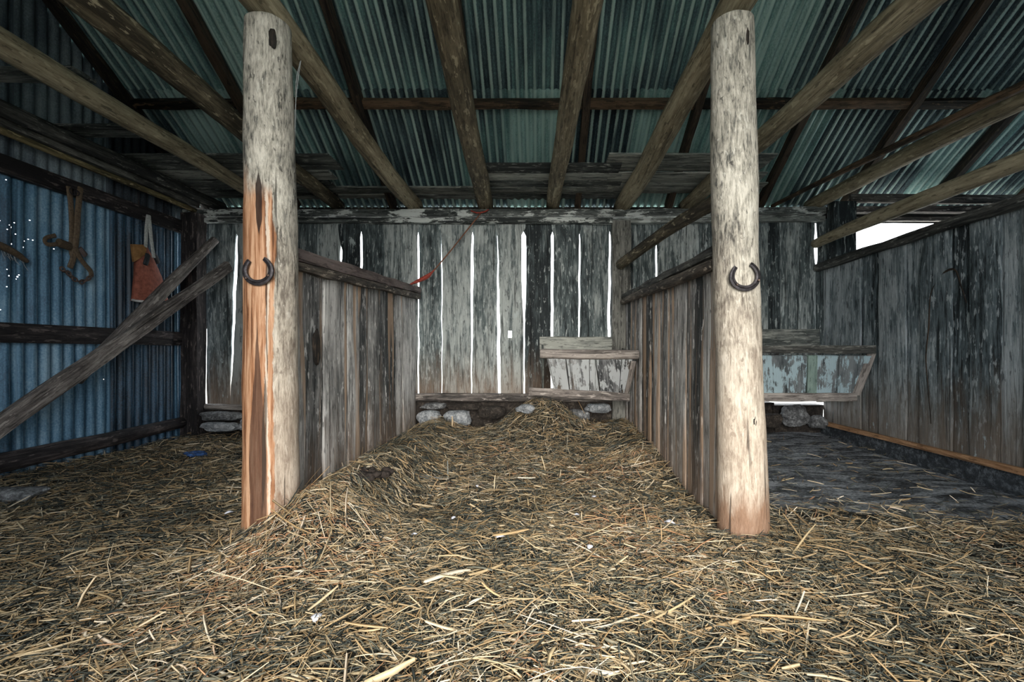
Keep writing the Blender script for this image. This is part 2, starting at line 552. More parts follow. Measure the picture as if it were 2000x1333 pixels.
        a.data.foreach_set('vector', np.array(self.g, dtype=np.float32).ravel())
        a = me.attributes.new('rnd', 'FLOAT', 'POINT')
        a.data.foreach_set('value', np.array(self.r, dtype=np.float32))
        me.materials.append(mat)
        if smooth:
            me.polygons.foreach_set('use_smooth', [True] * len(me.polygons))
        me.update()
        o = bpy.data.objects.new(name, me)
        COL.objects.link(o)
        if parent is not None:
            o.parent = parent
        else:
            o.location = base
        if label:
            o['label'] = label
        return o


def tag(o, label=None, cat=None, group=None, kind=None):
    for k, v in (('label', label), ('category', cat), ('group', group), ('kind', kind)):
        if v:
            o[k] = v
    return o


def thing(name, label, cat, loc, group=None):
    o = bpy.data.objects.new(name, None)
    o.empty_display_size = .1
    COL.objects.link(o)
    o.location = loc
    return tag(o, label, cat, group)


# ------------------------------------------------------------------ roof geometry
YB = 5.5                       # front face of the back wall
SL, RZ = .64, 2.985             # roof slope, height of the sheets above the back wall
YR = 1.9                       # ridge
XL, XR, XO = -4.19, 3.34, 6.6  # left tin wall, right board wall, added outer right wall
YF = -1.1                      # open front of the shed


def roof_z(y):
    return RZ + SL * (YB - y) if y >= YR else RZ + SL * (YB - YR) - SL * (YR - y)


def corrugated(mb, org, udir, vdir, ndir, width, v0, v1, pitch=.085, amp=.017, per=10, rows=3, sheet=8, lap=.012, skip=(), phase=0.0, jit=.0):
    """wavy sheet: u across the waves, v along them; v0/v1 are functions of u; skip: list of (u, v, size) holes"""
    org, udir, vdir, ndir = Vector(org), Vector(udir), Vector(vdir), Vector(ndir)
    ncol = int(width / pitch * per)
    prev = None
    extra = []
    for (hu, hv, hs) in skip:
        extra += [hv, hv + hs]
    extra = sorted(set(extra))
    holes = {}
    for (hu, hv, hs) in skip:
        holes.setdefault(int(hu / pitch * per), []).append((hv, hv + hs))
    for i in range(ncol + 1):
        u = i * pitch / per
        sh = int(u / pitch / sheet)
        random.seed(sh * 31 + int(abs(org.x * 10)) + int(abs(org.y * 7)) + rows)
        rr = random.random()
        lift = random.uniform(-.006, .006)
        a, b_ = v0(u), v1(u)
        vv = [a + (b_ - a) * k / rows for k in range(rows + 1)]
        vv = sorted(set(vv + [e for e in extra if a < e < b_]))
        wv = math.sin(2 * math.pi * u / pitch + phase)
        wv = math.copysign(abs(wv) ** .8, wv)
        col = []
        for q in vv:
            wob = jit * mn.noise(Vector((u * .8, q * .9, sh * 3.3)))
            co = org + udir * u + vdir * q + ndir * (wv * amp + lift + wob)
            col.append(mb.vert(co, (u, wv * amp, q + sh * 3.7), rr))
        if prev and len(prev[0]) == len(col):
            for k in range(len(col) - 1):
                if any(h0 - 1e-6 <= vv[k] and vv[k + 1] <= h1 + 1e-6 for h0, h1 in holes.get(i - 1, ())):
                    continue
                mb.f.append((prev[0][k], col[k], col[k + 1], prev[0][k + 1]))
        prev = (col,)
    return mb


ln = math.sqrt(1 + SL * SL)
# roof, back slope: a lower and an upper run of sheets lapping at the purlin
YP = 4.66
mb = MB()
n_up = Vector((0, SL, 1)).normalized()
dn = Vector((0, 1, -SL)).normalized()
W = XO + .25 - (XL - .25)
o1 = Vector((XL - .25, YP - .12, roof_z(YP - .12)))
corrugated(mb, o1, (1, 0, 0), dn, n_up, W, lambda u: 0, lambda u: (YB + .27 - YP + .12) * ln, rows=4, per=10, jit=.006)
o2 = Vector((XL - .25, YR, roof_z(YR))) + n_up * .02
corrugated(mb, o2, (1, 0, 0), dn, n_up, W, lambda u: 0, lambda u: (YP - YR + .05) * ln, rows=6, per=10, phase=.0, jit=.008, sheet=9)
# front slope (behind the camera)
n_f = Vector((0, -SL, 1)).normalized()
df = Vector((0, -1, -SL)).normalized()
corrugated(mb, (XL - .25, YR, roof_z(YR) + .02), (1, 0, 0), df, n_f, W, lambda u: 0, lambda u: (YR - YF + .3) * ln, rows=3, per=6)
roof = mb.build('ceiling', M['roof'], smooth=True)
tag(roof, 'corrugated green-grey iron roof seen from below', 'roof', kind='structure')

# left wall of corrugated tin, with nail holes and rust pinholes letting light in
mb = MB()
holes = []


def yl(px):
    return -XL * F / (VX - px)


random.seed(5)
for (px, py) in [(2, 432), (30, 436), (12, 440), (23, 445), (10, 449), (21, 452), (31, 458), (60, 431), (53, 472), (26, 478), (21, 479), (43, 484), (58, 468),
                 (0, 520), (10, 527), (1, 532), (13, 540), (20, 541), (36, 538), (35, 542), (33, 546), (2, 567), (10, 561), (1, 585), (3, 606), (46, 705), (357, 701),
                 (22, 707), (108, 487), (182, 127), (8, 352), (63, 470), (200, 742), (30, 493), (6, 490)]:
    y_ = yl(px)
    z_ = CZ - (py - VY) * y_ / F
    holes.append((y_ - YF, z_, random.choice((.004, .005, .006, .008))))
corrugated(mb, (XL, YF, 0), (0, 1, 0), (0, 0, 1), (1, 0, 0), YB + .05 - YF, lambda u: .0, lambda u: 2.53, rows=4, per=18, skip=holes, jit=.01, pitch=.1, amp=.017)
mbg = MB()
corrugated(mbg, (XL - .02, YF, 0), (0, 1, 0), (0, 0, 1), (1, 0, 0), YB + .05 - YF, lambda u: 2.45, lambda u: roof_z(YF + u) + .004, rows=3, per=8, jit=.006, pitch=.1, amp=.014)
wl = mb.build('wall_left', M['tin'], smooth=True, origin=(XL, 2, 0))
mbg.build('gable_sheets', M['gable'], wl, smooth=True)
tag(wl, 'blue-grey corrugated tin end wall with horizontal rails', 'wall', kind='structure')
random.seed(21)
mb = MB().board((XL + .05, YF, 2.46), (XL + .05, YB - .08, 2.46), (0, 0, 1), .14, .06, segs=16, cols=2); mb.build('upper_rail', M['girt'], wl)
mb = MB().board((XL + .05, YF, 1.145), (XL + .05, YB - .05, 1.165), (0, 0, 1), .155, .06, segs=16, cols=2); mb.build('middle_rail', M['girt'], wl)
mb = MB().log([(XL + .07, YF, .17), (XL + .06, 3, .15), (XL + .07, YB - .1, .2)], [.075, .08, .06], segs=30); mb.build('bottom_rail', M['girt'], wl, smooth=True)
# top plate along that wall with its yellowed lower edge
mb = MB().board((XL + .09, YF, 2.77), (XL + .09, YB - .03, 2.77), (0, 0, 1), .10, .15, segs=16, cols=2); tp = mb.build('top_plate', M['poledark'], wl)
mb = MB().log([(XL + .14, YF, 2.685), (XL + .14, 3.4, 2.68), (XL + .14, YB - .05, 2.675)], .028, segs=30); mb.build('edge_batten', M['yellowpole'], wl, smooth=True)
# unseen gable end (outer right) and front wall, added to limit and shape the daylight
mb = MB()
corrugated(mb, (XO, YF, 0), (0, 1, 0), (0, 0, 1), (-1, 0, 0), YB + .05 - YF, lambda u: 0, lambda u: roof_z(YF + u) + .004, rows=3, per=6, pitch=.1, amp=.014)
tag(mb.build('wall_light_block_right', M['tin'], smooth=True), 'unseen corrugated tin end wall added beyond the right bay to limit light', 'wall', kind='structure')
OPX0, OPX1, OPZ = -1.15, 1.65, 3.0  # opening placed and sized to pool the daylight in the middle
mb = MB()
for (xa, xb, za, zb) in ((XL - .05, OPX0, 0, 3.1), (OPX1, XO + .05, 0, 3.1)):
    x = xa
    while x < xb - .02:
        x2 = min(xb, x + random.uniform(.2, .28))
        mb.board(((x + x2) / 2, YF, za), ((x + x2) / 2, YF, zb), (1, 0, 0), x2 - x + .01, .03, segs=6)
        x = x2
mb.board((XL - .05, YF, 3.12), (XO + .05, YF, 3.12), (0, 0, 1), .24, .12, segs=20)
tag(mb.build('wall_light_block_front', M['rightwall']), 'unseen board front wall added to shape the daylight, with a wide opening', 'wall', kind='structure')

# ------------------------------------------------------------------ back wall of split slabs
random.seed(3)
N_ = [(440, -2.5)]
edges = [
    (398, 398, [(440, 3), (480, -3), (630, -3), (640, 3), (800, 6)]),
    (461, 447, [(440, -3), (452, 5), (462, 10), (530, 15), (650, 12), (740, 9), (800, 3)]),
    (515, 515, N_), (578, 578, N_), (616, 616, N_),
    (664, 664, [(440, -3), (472, -3), (482, 10), (512, 10), (524, -3)]),
    (704, 704, [(440, 1), (455, 4), (530, 5), (550, -2), (790, -2)]),
    (750, 750, N_),
    (816, 816, [(440, 1), (465, 4), (560, 3), (600, 1), (770, 3)]),
    (862, 862, [(440, 1), (520, 4.5), (640, 3.5), (770, 4)]),
    (922, 920, [(440, 0), (457, 4), (520, 7), (600, 5), (690, 3), (760, 2)]),
    (971, 975, [(440, 0), (470, 2), (550, 5), (600, 8), (700, 9), (775, 8)]),
    (1023, 1024, [(440, -2), (453, -2), (457, 12), (540, 13), (590, 9), (622, 3.5), (700, 2.5), (780, 4)]),
    (1079, 1078, [(440, 0), (455, 0), (458, 7), (700, 6)]),
    (1133, 1130, [(440, 0), (458, 3), (500, 5), (560, 5), (660, 4)]),
    (1192, 1189, [(440, 3), (540, 5), (640, 7), (670, 6)]),
    (1236, 1236, N_),
    (1283, 1283, [(440, -2), (448, 4), (462, 3), (470, -2), (485, 3), (545, 3), (552, -2)]),
    (1330, 1330, N_), (1368, 1368, N_), (1412, 1412, N_), (1455, 1455, N_), (1500, 1500, [(440, -1)]), (1526, 1526, N_), (1559, 1559, [(440, 2), (448, -2)]),
    (1596, 1598, [(440, 7), (508, 7), (514, -2)]), (1640, 1640, N_)]
SC = YB / F
mb = MB()
RW, CW = 26, 6
for i in range(len(edges) - 1):
    ea, eb = edges[i], edges[i + 1]
    ztop = CZ - ((427 if ea[0] > 1490 else 432) + random.uniform(0, 2) - VY) * SC
    ybot = 779 if ea[0] > 700 else 797
    if ea[0] >= 1490:
        ybot = 784
    zbot = CZ - (ybot + random.uniform(-2, 3) - VY) * SC
    xm = ((ea[0] + eb[0]) / 2 - VX) * SC
    yoff = .0 if i % 2 else .032
    wide = []
    so = random.uniform(0, 99)
    for k in range(RW + 1):
        z = lerp(zbot, ztop, k / RW)
        py = VY - (z - CZ) / SC
        t = (py - 440) / 350
        g0, g1 = interp(ea[2], py), interp(eb[2], py)
        j0 = mn.noise(Vector((ea[0] * 1.7, z * 4, 0))) * 1.3 + mn.noise(Vector((ea[0] * 1.7, z * 11, 4))) * .5
        j1 = mn.noise(Vector((eb[0] * 1.7, z * 4, 0))) * 1.3 + mn.noise(Vector((eb[0] * 1.7, z * 11, 4))) * .5
        g0, g1 = (g * .72 if g > 0 else g for g in (g0, g1))
        top = 1 - sstep(452, 459, py)
        g0 -= 4 * top; g1 -= 4 * top
        xa = lerp(ea[0], ea[1], t) + max(-6, g0 / 2) + j0
        xb = lerp(eb[0], eb[1], t) - max(-6, g1 / 2) + j1
        wide.append(((xa - VX) * SC - xm, (xb - VX) * SC - xm))
    hole = None
    if ea[0] == 971:
        hole = {(9, 2)}
    mb.board((xm, YB + .016 + yoff, zbot), (xm, YB + .016 + yoff, ztop), (1, 0, 0), .3, .03, segs=RW, wide=wide, cols=CW, jit=.005, hole=hole)
# low boards of the bay beyond the right wall (its upper part is open to the sky)
x = (1664 - VX) * SC
while x < XO:
    x2 = min(XO, x + random.uniform(.22, .3))
    mb.board(((x + x2) / 2, YB + .02, .3), ((x + x2) / 2, YB + .02, 1.75), (1, 0, 0), x2 - x + .006, .03, segs=6)
    x = x2
wb = mb.build('wall_back', M['wall'], origin=(0, YB, 0))
tag(wb, 'back wall of grey split slabs with daylight between them', 'wall', kind='structure')
# wall plate along the top (two courses), in lengths
mb = MB()
mb.board(P(352, 419, YB - .02), P(1196, 418, YB - .02), (0, 0, 1), .085, .12, segs=30, cols=2)
mb.board(P(1190, 419, YB - .02), P(1608, 413, YB - .02), (0, 0, 1), .085, .12, segs=20, cols=2)
mb.build('upper_plate', M['plate'], wb)
mb = MB()
mb.board(P(395, 431, YB - .045), P(1196, 432, YB - .045), (0, 0, 1), .06, .09, segs=30, cols=2)
mb.board(P(1190, 433, YB - .045), P(1608, 428, YB - .045), (0, 0, 1), .055, .09, segs=20, cols=2)
mb.build('lower_plate', M['plate'], wb)
# plate continuing over the bay beyond, and underside boards, all in paler wood standing for light from below
mb = MB()
mb.board(P(1660, 411, YB), P(2140, 409, YB), (0, 0, 1), .07, .1, segs=12)
mb.board(P(1660, 388, YB - .12), P(2140, 392, YB - .12), (0, 0, 1), .10, .06, segs=12)
mb.board(P(1660, 429, YB + .05), P(2140, 428, YB + .05), (0, 0, 1), .045, .06, segs=12)
mb.build('opening_lintel', M['lean'], wb)
mb = MB().board((XL - .1, YB + .25, 2.72), (XO, YB + .25, 2.72), (0, 0, 1), .20, .025, segs=30)  # unseen boards added to stop daylight leaking in under the eaves
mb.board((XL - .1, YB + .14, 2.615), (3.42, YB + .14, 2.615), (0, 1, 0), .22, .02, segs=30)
mb.build('eaves_light_block', M['rafter'], wb)
mb = MB()
mb.log([P(806, 777, YB - .05), P(935, 776, YB - .05), P(1200, 779, YB - .05)], [.048, .052, .045], segs=30)
mb.log([P(398, 795, YB - .04), P(520, 797, YB - .04), P(806, 795, YB - .04)], [.035, .035, .035], segs=20)
mb.build('bottom_sill', M['lean'], wb, smooth=True)
mb = MB()
for (xa, xb, zt) in ((-4.16, -1.5, .37), (-1.5, .99, .44), (1.0, 2.8, .405), (2.8, 3.40, .378)):
    mb.board(((xa + xb) / 2, YB + .10, -.05), ((xa + xb) / 2, YB + .10, zt), (1, 0, 0), xb - xa, .2, segs=6, cols=20, jit=.03)
mb.build('footing', M['mortar'], wb)

# ------------------------------------------------------------------ right wall
random.seed(13)
mb = MB()
ry = [5.46, 5.23, 4.83, 4.53, 4.24, 4.04, 3.77, 3.57, 3.37, 3.17]
while ry[-1] > YF + .3:
    ry.append(ry[-1] - random.uniform(.2, .3))
for i in range(len(ry) - 1):
    a, b_ = ry[i], ry[i + 1]
    ym = (a + b_) / 2
    zt, zb = lerp(2.015, 2.10, (5.5 - ym) / 6.6) + random.uniform(0, .02), .185 + random.uniform(-.02, .01)
    wide = []
    for k in range(19):
        z = lerp(zb, zt, k / 18)
        j0 = mn.noise(Vector((a * 9, z * 3, 0))) * .010
        j1 = mn.noise(Vector((b_ * 9, z * 3, 0))) * .012
        g = 0
        if abs(a - 4.04) < .01:
            g = .036 * sstep(1.78, 1.9, z) + .006 * sstep(1.4, 1.7, z)
        g2 = 0
        if abs(b_ - 4.04) < .01:
            g2 = .03 * sstep(1.78, 1.9, z)
        # wide = (across -> +y)
        wide.append((b_ - ym + g2 + j1 - .018, a - ym - g + j0 + .018))
    xo = 0 if i % 2 else .03
    mb.board((XR + .02 + xo, ym, zb), (XR + .02 + xo, ym, zt), (0, 1, 0), a - b_, .03, segs=18, wide=wide, cols=5, jit=.006)
wr = mb.build('wall_right', M['rightwall'], origin=(XR, 2, 0))
tag(wr, 'right side wall of tall weathered boards under a sloping rail', 'wall', kind='structure')
mb = MB().board((XR - .03, 5.5, 2.015), (XR - .04, YF, 2.10), (0, 0, 1), .085, .07, segs=24, cols=2, jit=.008); mb.build('top_rail', M['poledark'], wr)
mb = MB().board((XR - .02, 5.45, .185), (XR - .02, YF, .185), (0, 0, 1), .042, .05, segs=20, jit=.003); mb.build('bottom_batten', M['sill'], wr)
mb = MB().board((XR + .06, 5.45, .07), (XR + .06, YF, .07), (0, 0, 1), .2, .14, segs=40, cols=4, jit=.02); mb.build('footing', M['darkbase'], wr)

def WRp(px, py, x=XR + .004):
    Y = x * F / (px - VX)
    return Vector((x, Y, CZ - (py - VY) * Y / F))


for path in ([(1887, 592), (1876, 560), (1864, 528), (1846, 531), (1832, 546), (1817, 575), (1813, 640), (1808, 700), (1813, 760), (1819, 830)],):
    mb = MB().log([WRp(*q) for q in path], [.004, .007, .008, .010, .008, .011, .008, .009, .007, .004], segs=60, ring=8, wob=.3, axis_w=.012, flat=.5, flatdir=(1, 0, 0))
    mb.build('crack', M['rafter'], wr, smooth=True, label='dark winding crack')

# ------------------------------------------------------------------ floor, ground
mb = MB()
nx, ny = 90, 70
ids = {}
for j in range(ny + 1):
    for i in range(nx + 1):
        x = lerp(XL - .1, XO + .1, i / nx); y = lerp(YF - .1, YB + .3, j / ny)
        z = .015 * mn.noise(Vector((x * 1.5, y * 1.5, 0))) + .012 * mn.noise(Vector((x * 5, y * 5, 3)))
        if x > 1.2:
            z += .05 * sstep(4.3, 5.5, y)
        ids[i, j] = mb.vert((x, y, z), (x, y, 0), .5)
for j in range(ny):
    for i in range(nx):
        mb.f.append((ids[i, j], ids[i + 1, j], ids[i + 1, j + 1], ids[i, j + 1]))
tag(mb.build('floor', M['floor'], smooth=True, origin=(0, 0, 0)), 'bare trodden earth floor', 'floor', kind='structure')
mb = MB()
for (a, b_, c, d) in ((-40, -40, 40, YF - .1), (-40, YB + .3, 40, 45), (-40, YF - .1, XL - .1, YB + .3), (XO + .1, YF - .1, 40, YB + .3)):
    q = [mb.vert(p, p, .5) for p in ((a, b_, -.03), (c, b_, -.03), (c, d, -.03), (a, d, -.03))]
    mb.f.append(tuple(q))
tag(mb.build('ground', plain('dry_ground', (.52, .49, .42), .9, 0, .25, 1.5), origin=(0, 0, 0)), 'dry pale ground outside', 'ground', kind='structure')


# ------------------------------------------------------------------ straw bedding
def cover(x, y):
    """how thickly the floor is strewn: 1 = full"""
    c = 1.0
    if x > 1.05:
        e = 3.05 + .25 * mn.noise(Vector((x * 1.3, 7, 0))) - .12 * max(0, x - 1.3)
        c = 1 - sstep(e - .7, e + .25, y)
        c = max(c, .06)
        c *= 1 - .55 * sstep(1.2, 2.4, x)
    if x < -1.6:
        c *= .85 + .3 * mn.noise(Vector((x * 1.1, y * 1.4, 4)))
        c *= 1 - .7 * sstep(5.05, 5.35, y) * (1 - sstep(-2.6, -2.0, x))
    return c


def hh(x, y):
    h = .025 + .02 * mn.noise(Vector((x * 1.6, y * 1.6, 1))) + .014 * mn.noise(Vector((x * 4.2, y * 4.2, 5)))
    h += .33 * math.exp(-((x - .05) / .42) ** 2 - ((y - 5.3) / .42) ** 2)
    h += .10 * math.exp(-((x - .05) / 1.0) ** 2 - ((y - 4.85) / .55) ** 2)
    if -1.52 < x < 1.05:
        h += .23 * math.exp(-((x + 1.14) / .29) ** 2) * sstep(1.8, 2.5, y) * (1 - .45 * sstep(3.0, 4.8, y))
        h += .11 * math.exp(-((x - 1.0) / .3) ** 2) * sstep(3.0, 4.2, y)
        h -= .05 * math.exp(-((x + .85) / .28) ** 2 - ((y - 2.9) / .35) ** 2)
        h += .04 * sstep(3, 4.5, y)
    elif x <= -1.52:
        h += .23 * math.exp(-((x + 1.14) / .29) ** 2) * sstep(1.8, 2.5, y) * (1 - sstep(2.5, 2.8, y))
    return h


bx0, bx1, by0, by1 = XL + .06, XR - .05, -.2, YB - .02
mb = MB()
nx, ny = 150, 120
ids = {}
for j in range(ny + 1):
    for i in range(nx + 1):
        x = lerp(bx0, bx1, i / nx); y = lerp(by0, by1, j / ny)
        c = cover(x, y)
        z = hh(x, y) * min(1, c * 1.6) - .03 * (1 - min(1, c * 1.6)) - .012 + .02
        ids[i, j] = mb.vert((x, y, z), (x, y, 0), .2)
for j in range(ny):
    for i in range(nx):
        mb.f.append((ids[i, j], ids[i + 1, j], ids[i + 1, j + 1], ids[i, j + 1]))
v_base, f_base, nb = mb.v, mb.f, len(mb.v)


def blades(n_try, yr, dens_boost, Lm, Wm, thick, lift):
    """flat bent straws: arrays of 8 vertices, two kinks"""
    X = rng.uniform(bx0, bx1, n_try); Y = rng.uniform(yr[0], yr[1], n_try)
    cv = np.array([cover(x, y) for x, y in zip(X, Y)])
    keep = rng.random(n_try) < cv * dens_boost
    # nothing outside the picture's cone (with a margin for a step aside)
    keep &= (np.abs(X) < Y * 1.30 + .9)
    # clear of posts and stall boards
    keep &= ~((np.hypot(X + 1.467, Y - 2.5) < .14) | (np.hypot(X - 1.07, Y - 2.5) < .14))
    keep &= ~((np.abs(X + 1.48) < .05) & (Y > 2.5)) & ~((np.abs(X - 1.05) < .06) & (Y > 2.5))
    X, Y = X[keep], Y[keep]
    n = len(X)
    L = Lm * np.exp(rng.normal(0, .5, n)); L = np.clip(L, .02, .34)
    Wd = Wm * np.exp(rng.normal(0, .4, n))
    yaw = rng.normal(0, 1.0, n)
    yaw = np.where(rng.random(n) < .35, rng.uniform(0, 6.28, n), yaw)
    # local slope of the bed
    H = np.array([hh(x, y) for x, y in zip(X, Y)])
    dx, dy = np.cos(yaw), np.sin(yaw)
    e = .04
    H1 = np.array([hh(x, y) for x, y in zip(X + dx * e, Y + dy * e)])
    sl = np.clip((H1 - H) / e, -1.2, 1.2)
    pit = np.arctan(sl) + rng.normal(0, .15, n) + np.where(rng.random(n) < .06, rng.normal(0, .5, n), 0)
    roll = rng.normal(0, .6, n)
    Z = H + .012 + np.abs(rng.normal(0, lift, n))
    D = np.stack([np.cos(pit) * dx, np.cos(pit) * dy, np.sin(pit)], 1)
    Sd = np.stack([-dy, dx, np.zeros(n)], 1)
    U = np.cross(D, Sd)
    Wv = Sd * np.cos(roll)[:, None] + U * np.sin(roll)[:, None]
    Nn = np.cross(D, Wv)
    C = np.stack([X, Y, Z], 1)
    bend = rng.normal(0, .03, n) * L + np.where(rng.random(n) < .12, rng.normal(0, .12, n), 0) * L
    bend2 = rng.normal(0, .04, n) * L
    ts = np.array([-.5, -.16, .2, .5])
    pts = []
    for k, t in enumerate(ts):
        c = C + D * (t * L)[:, None]
        bb = (bend * (1 - (t * 2) ** 2) - bend * .4)
        c = c + Sd * bb[:, None] + U * (bend2 * (1 - (t * 2) ** 2) * .8)[:, None]
        pts.append(c)
    minz = np.min(np.stack([p[:, 2] for p in pts], 1) - H[:, None], 1)
    fix = np.where(minz < -.03, -.03 - minz, 0)
    vs = []
    prof = [.8, 1, 1, .6]
    fs_n = 3
    if thick:
        for k in range(4):
            p = pts[k] + np.array([0, 0, 1]) * fix[:, None]
            w = (Wd * prof[k] / 2)[:, None]
            vs += [p - Wv * w, p + Wv * w, p + Nn * w * 1.1]
        V = np.stack(vs, 1)        # n,12,3
        q = []
        for k in range(3):
            a = k * 3
            for i, j in ((0, 1), (1, 2), (2, 0)):
                q.append((a + i, a + j, a + 3 + j, a + 3 + i))
    else:
        for k in range(4):
            p = pts[k] + np.array([0, 0, 1]) * fix[:, None]
            w = (Wd * prof[k] / 2)[:, None]
            vs += [p - Wv * w, p + Wv * w]
        V = np.stack(vs, 1)
        q = [(k * 2, k * 2 + 1, k * 2 + 3, k * 2 + 2) for k in range(3)]
    q = np.array(q)
    m_ = V.shape[1]
    Fc = (np.arange(n)[:, None, None] * m_ + q[None]).reshape(-1, 4)
    tone = np.clip(rng.beta(1.15, 1.45, n) + 0 * n, 0, 1)
    # patches of darker, damper straw
    dk = np.array([mn.noise(Vector((x * 1.2, y * 1.2, 9))) for x, y in zip(X, Y)])
    tone = np.clip(tone * (1 + .45 * dk), 0, 1)
    left = np.clip((-X - 1.5) / .8, 0, 1)
    if Lm > .12:
        tone = np.clip(.45 + .55 * tone, 0, .97)
    tone = tone * (1 - .12 * left)
    R = np.repeat(tone, m_)
    G = np.zeros((n, m_, 3)); G[:, :, 2] = np.arange(m_)[None] * .03 + rng.uniform(0, 60, n)[:, None]; G[:, :, 0] = rng.uniform(0, 9, n)[:, None]
    return V.reshape(-1, 3), Fc, R, G.reshape(-1, 3)


parts = [blades(82000, (1.0, 2.6), .95, .058, .0037, True, .014),
         blades(66000, (2.4, 4.0), .85, .070, .0041, False, .014),
         blades(44000, (3.8, 5.42), .88, .085, .0046, False, .014),
         blades(9000, (.2, 1.1), .8, .10, .0045, False, .012),
         blades(1900, (1.2, 2.6), 1.0, .13, .0058, True, .02),
         blades(150, (1.2, 2.4), 1.0, .19, .0085, True, .022)]
# extra straw over the mound at the back of the middle stall and beside the left boards
Vs, Fs, Rs, Gs = [np.array(v_base)], [], [np.full(nb, .2)], [np.zeros((nb, 3))]
o_ = nb
for V, Fc, R, G in parts:
    Vs.append(V); Fs.append(Fc + o_); Rs.append(R); Gs.append(G)
    o_ += len(V)
Vs, Fs, Rs, Gs = np.concatenate(Vs), np.concatenate(Fs), np.concatenate(Rs), np.concatenate(Gs)
fb = np.array(f_base)
allf = np.concatenate([fb, Fs])
me = bpy.data.meshes.new('straw_bedding')
me.vertices.add(len(Vs)); me.vertices.foreach_set('co', Vs.astype(np.float32).ravel())
me.loops.add(allf.size); me.loops.foreach_set('vertex_index', allf.astype(np.int32).ravel())
me.polygons.add(len(allf))
me.polygons.foreach_set('loop_start', np.arange(0, allf.size, 4, dtype=np.int32))
me.polygons.foreach_set('material_index', np.concatenate([np.zeros(len(fb), np.int32), np.ones(len(Fs), np.int32)]))
a = me.attributes.new('gc', 'FLOAT_VECTOR', 'POINT'); a.data.foreach_set('vector', Gs.astype(np.float32).ravel())
a = me.attributes.new('rnd', 'FLOAT', 'POINT'); a.data.foreach_set('value', Rs.astype(np.float32))
me.materials.append(M['bed']); me.materials.append(M['straw'])
me.update(calc_edges=True); me.validate()
ob = bpy.data.objects.new('straw_bedding', me); COL.objects.link(ob)
tag(ob, 'loose golden and grey straw strewn over the stall floor and heaped at the back', 'straw', kind='stuff')

# ------------------------------------------------------------------ the two tall posts
random.seed(33)
def post(name, base, pts, rad, mat, label, ring=28, notch=None):
    mb = MB().log(pts, rad, ring=ring, segs=60, wob=.05, axis_w=.006, cap_r=.8)
    o = mb.build(name, mat, None, smooth=True, origin=base)
    return tag(o, label, 'post', 'tall log posts of the stalls')


YPOST = 2.5
bl = P(531, 1056, YPOST); bl.z = 0
post('timber_post', (bl.x, YPOST, 0), [(bl.x, YPOST, -.06), (bl.x, YPOST, .6), P(530, 500, YPOST), P(527, 300, YPOST), P(524, 52, YPOST)],
     [.138, .133, .13, .122, .112], M['postl'], 'tall log post with a bare orange strip, at the front of the left stall boards')
br = P(1450, 1056, YPOST); br.z = 0
o = post('timber_post', (br.x, YPOST, 0), [(br.x, YPOST, -.06), P(1448, 900, YPOST), P(1440, 600, YPOST), P(1433, 300, YPOST), P(1432, 150, YPOST), P(1431, 48, YPOST)],
     [.136, .126, .118, .118, .112, .11], M['postr'], 'tall pale cream log post at the front of the right stall boards')
# dark knot scars on the posts
def knot(post_o, px, py, r, size, seed):
    ax = P(px, py, YPOST)
    d = Vector((ax.x, ax.y, 0)).normalized()
    c = ax - d * (r - .004)
    mb = MB().rock((0, 0, 0), size, sub=3, amp=.35, seed=seed)
    k = mb.build('knot', M['rafter'], None, origin=(0, 0, 0), smooth=True)
    k.parent = post_o
    k.location = c - post_o.location
    k.rotation_euler = (0, 0, -math.atan2(d.x, d.y))
    k['label'] = 'dark knot scar'


pl_, pr_ = [q for q in COL.objects if q.name.startswith('timber_post')]
knot(pl_, 532, 98, .112, (.018, .012, .05), 3)
knot(pl_, 507, 395, .116, (.012, .014, .075), 5)
knot(pr_, 1459, 96, .108, (.012, .012, .05), 8)
knot(pr_, 1471, 818, .118, (.014, .014, .032), 9)

# ------------------------------------------------------------------ ceiling poles lying front to back on the wall plate
random.seed(41)
JZ = 2.785


def joist(pb, pf, rb, rf, label, mat='pole', zf=JZ, zb=JZ, y0=-.9, mid=0.0):
    """pb, pf: x at the back wall and at Y=2.4"""
    yb = YB + .12
    s = (pf - pb) / (YB - 2.4)
    def X(y):
        return pb + s * (YB - y)
    pts = [(X(yb), yb, zb), (X(4.4) + mid, 4.4, zb), (X(2.9) + mid, 2.9, zf), (X(1.0), 1.0, zf), (X(y0), y0, zf)]
    mb = MB().log(pts, [rb, lerp(rb, rf, .3), lerp(rb, rf, .8), rf, rf], segs=60, ring=16, wob=.07, axis_w=.018)
    return tag(mb.build('ceiling_pole', M[mat], smooth=True), label, 'ceiling pole', 'round ceiling poles running front to back')


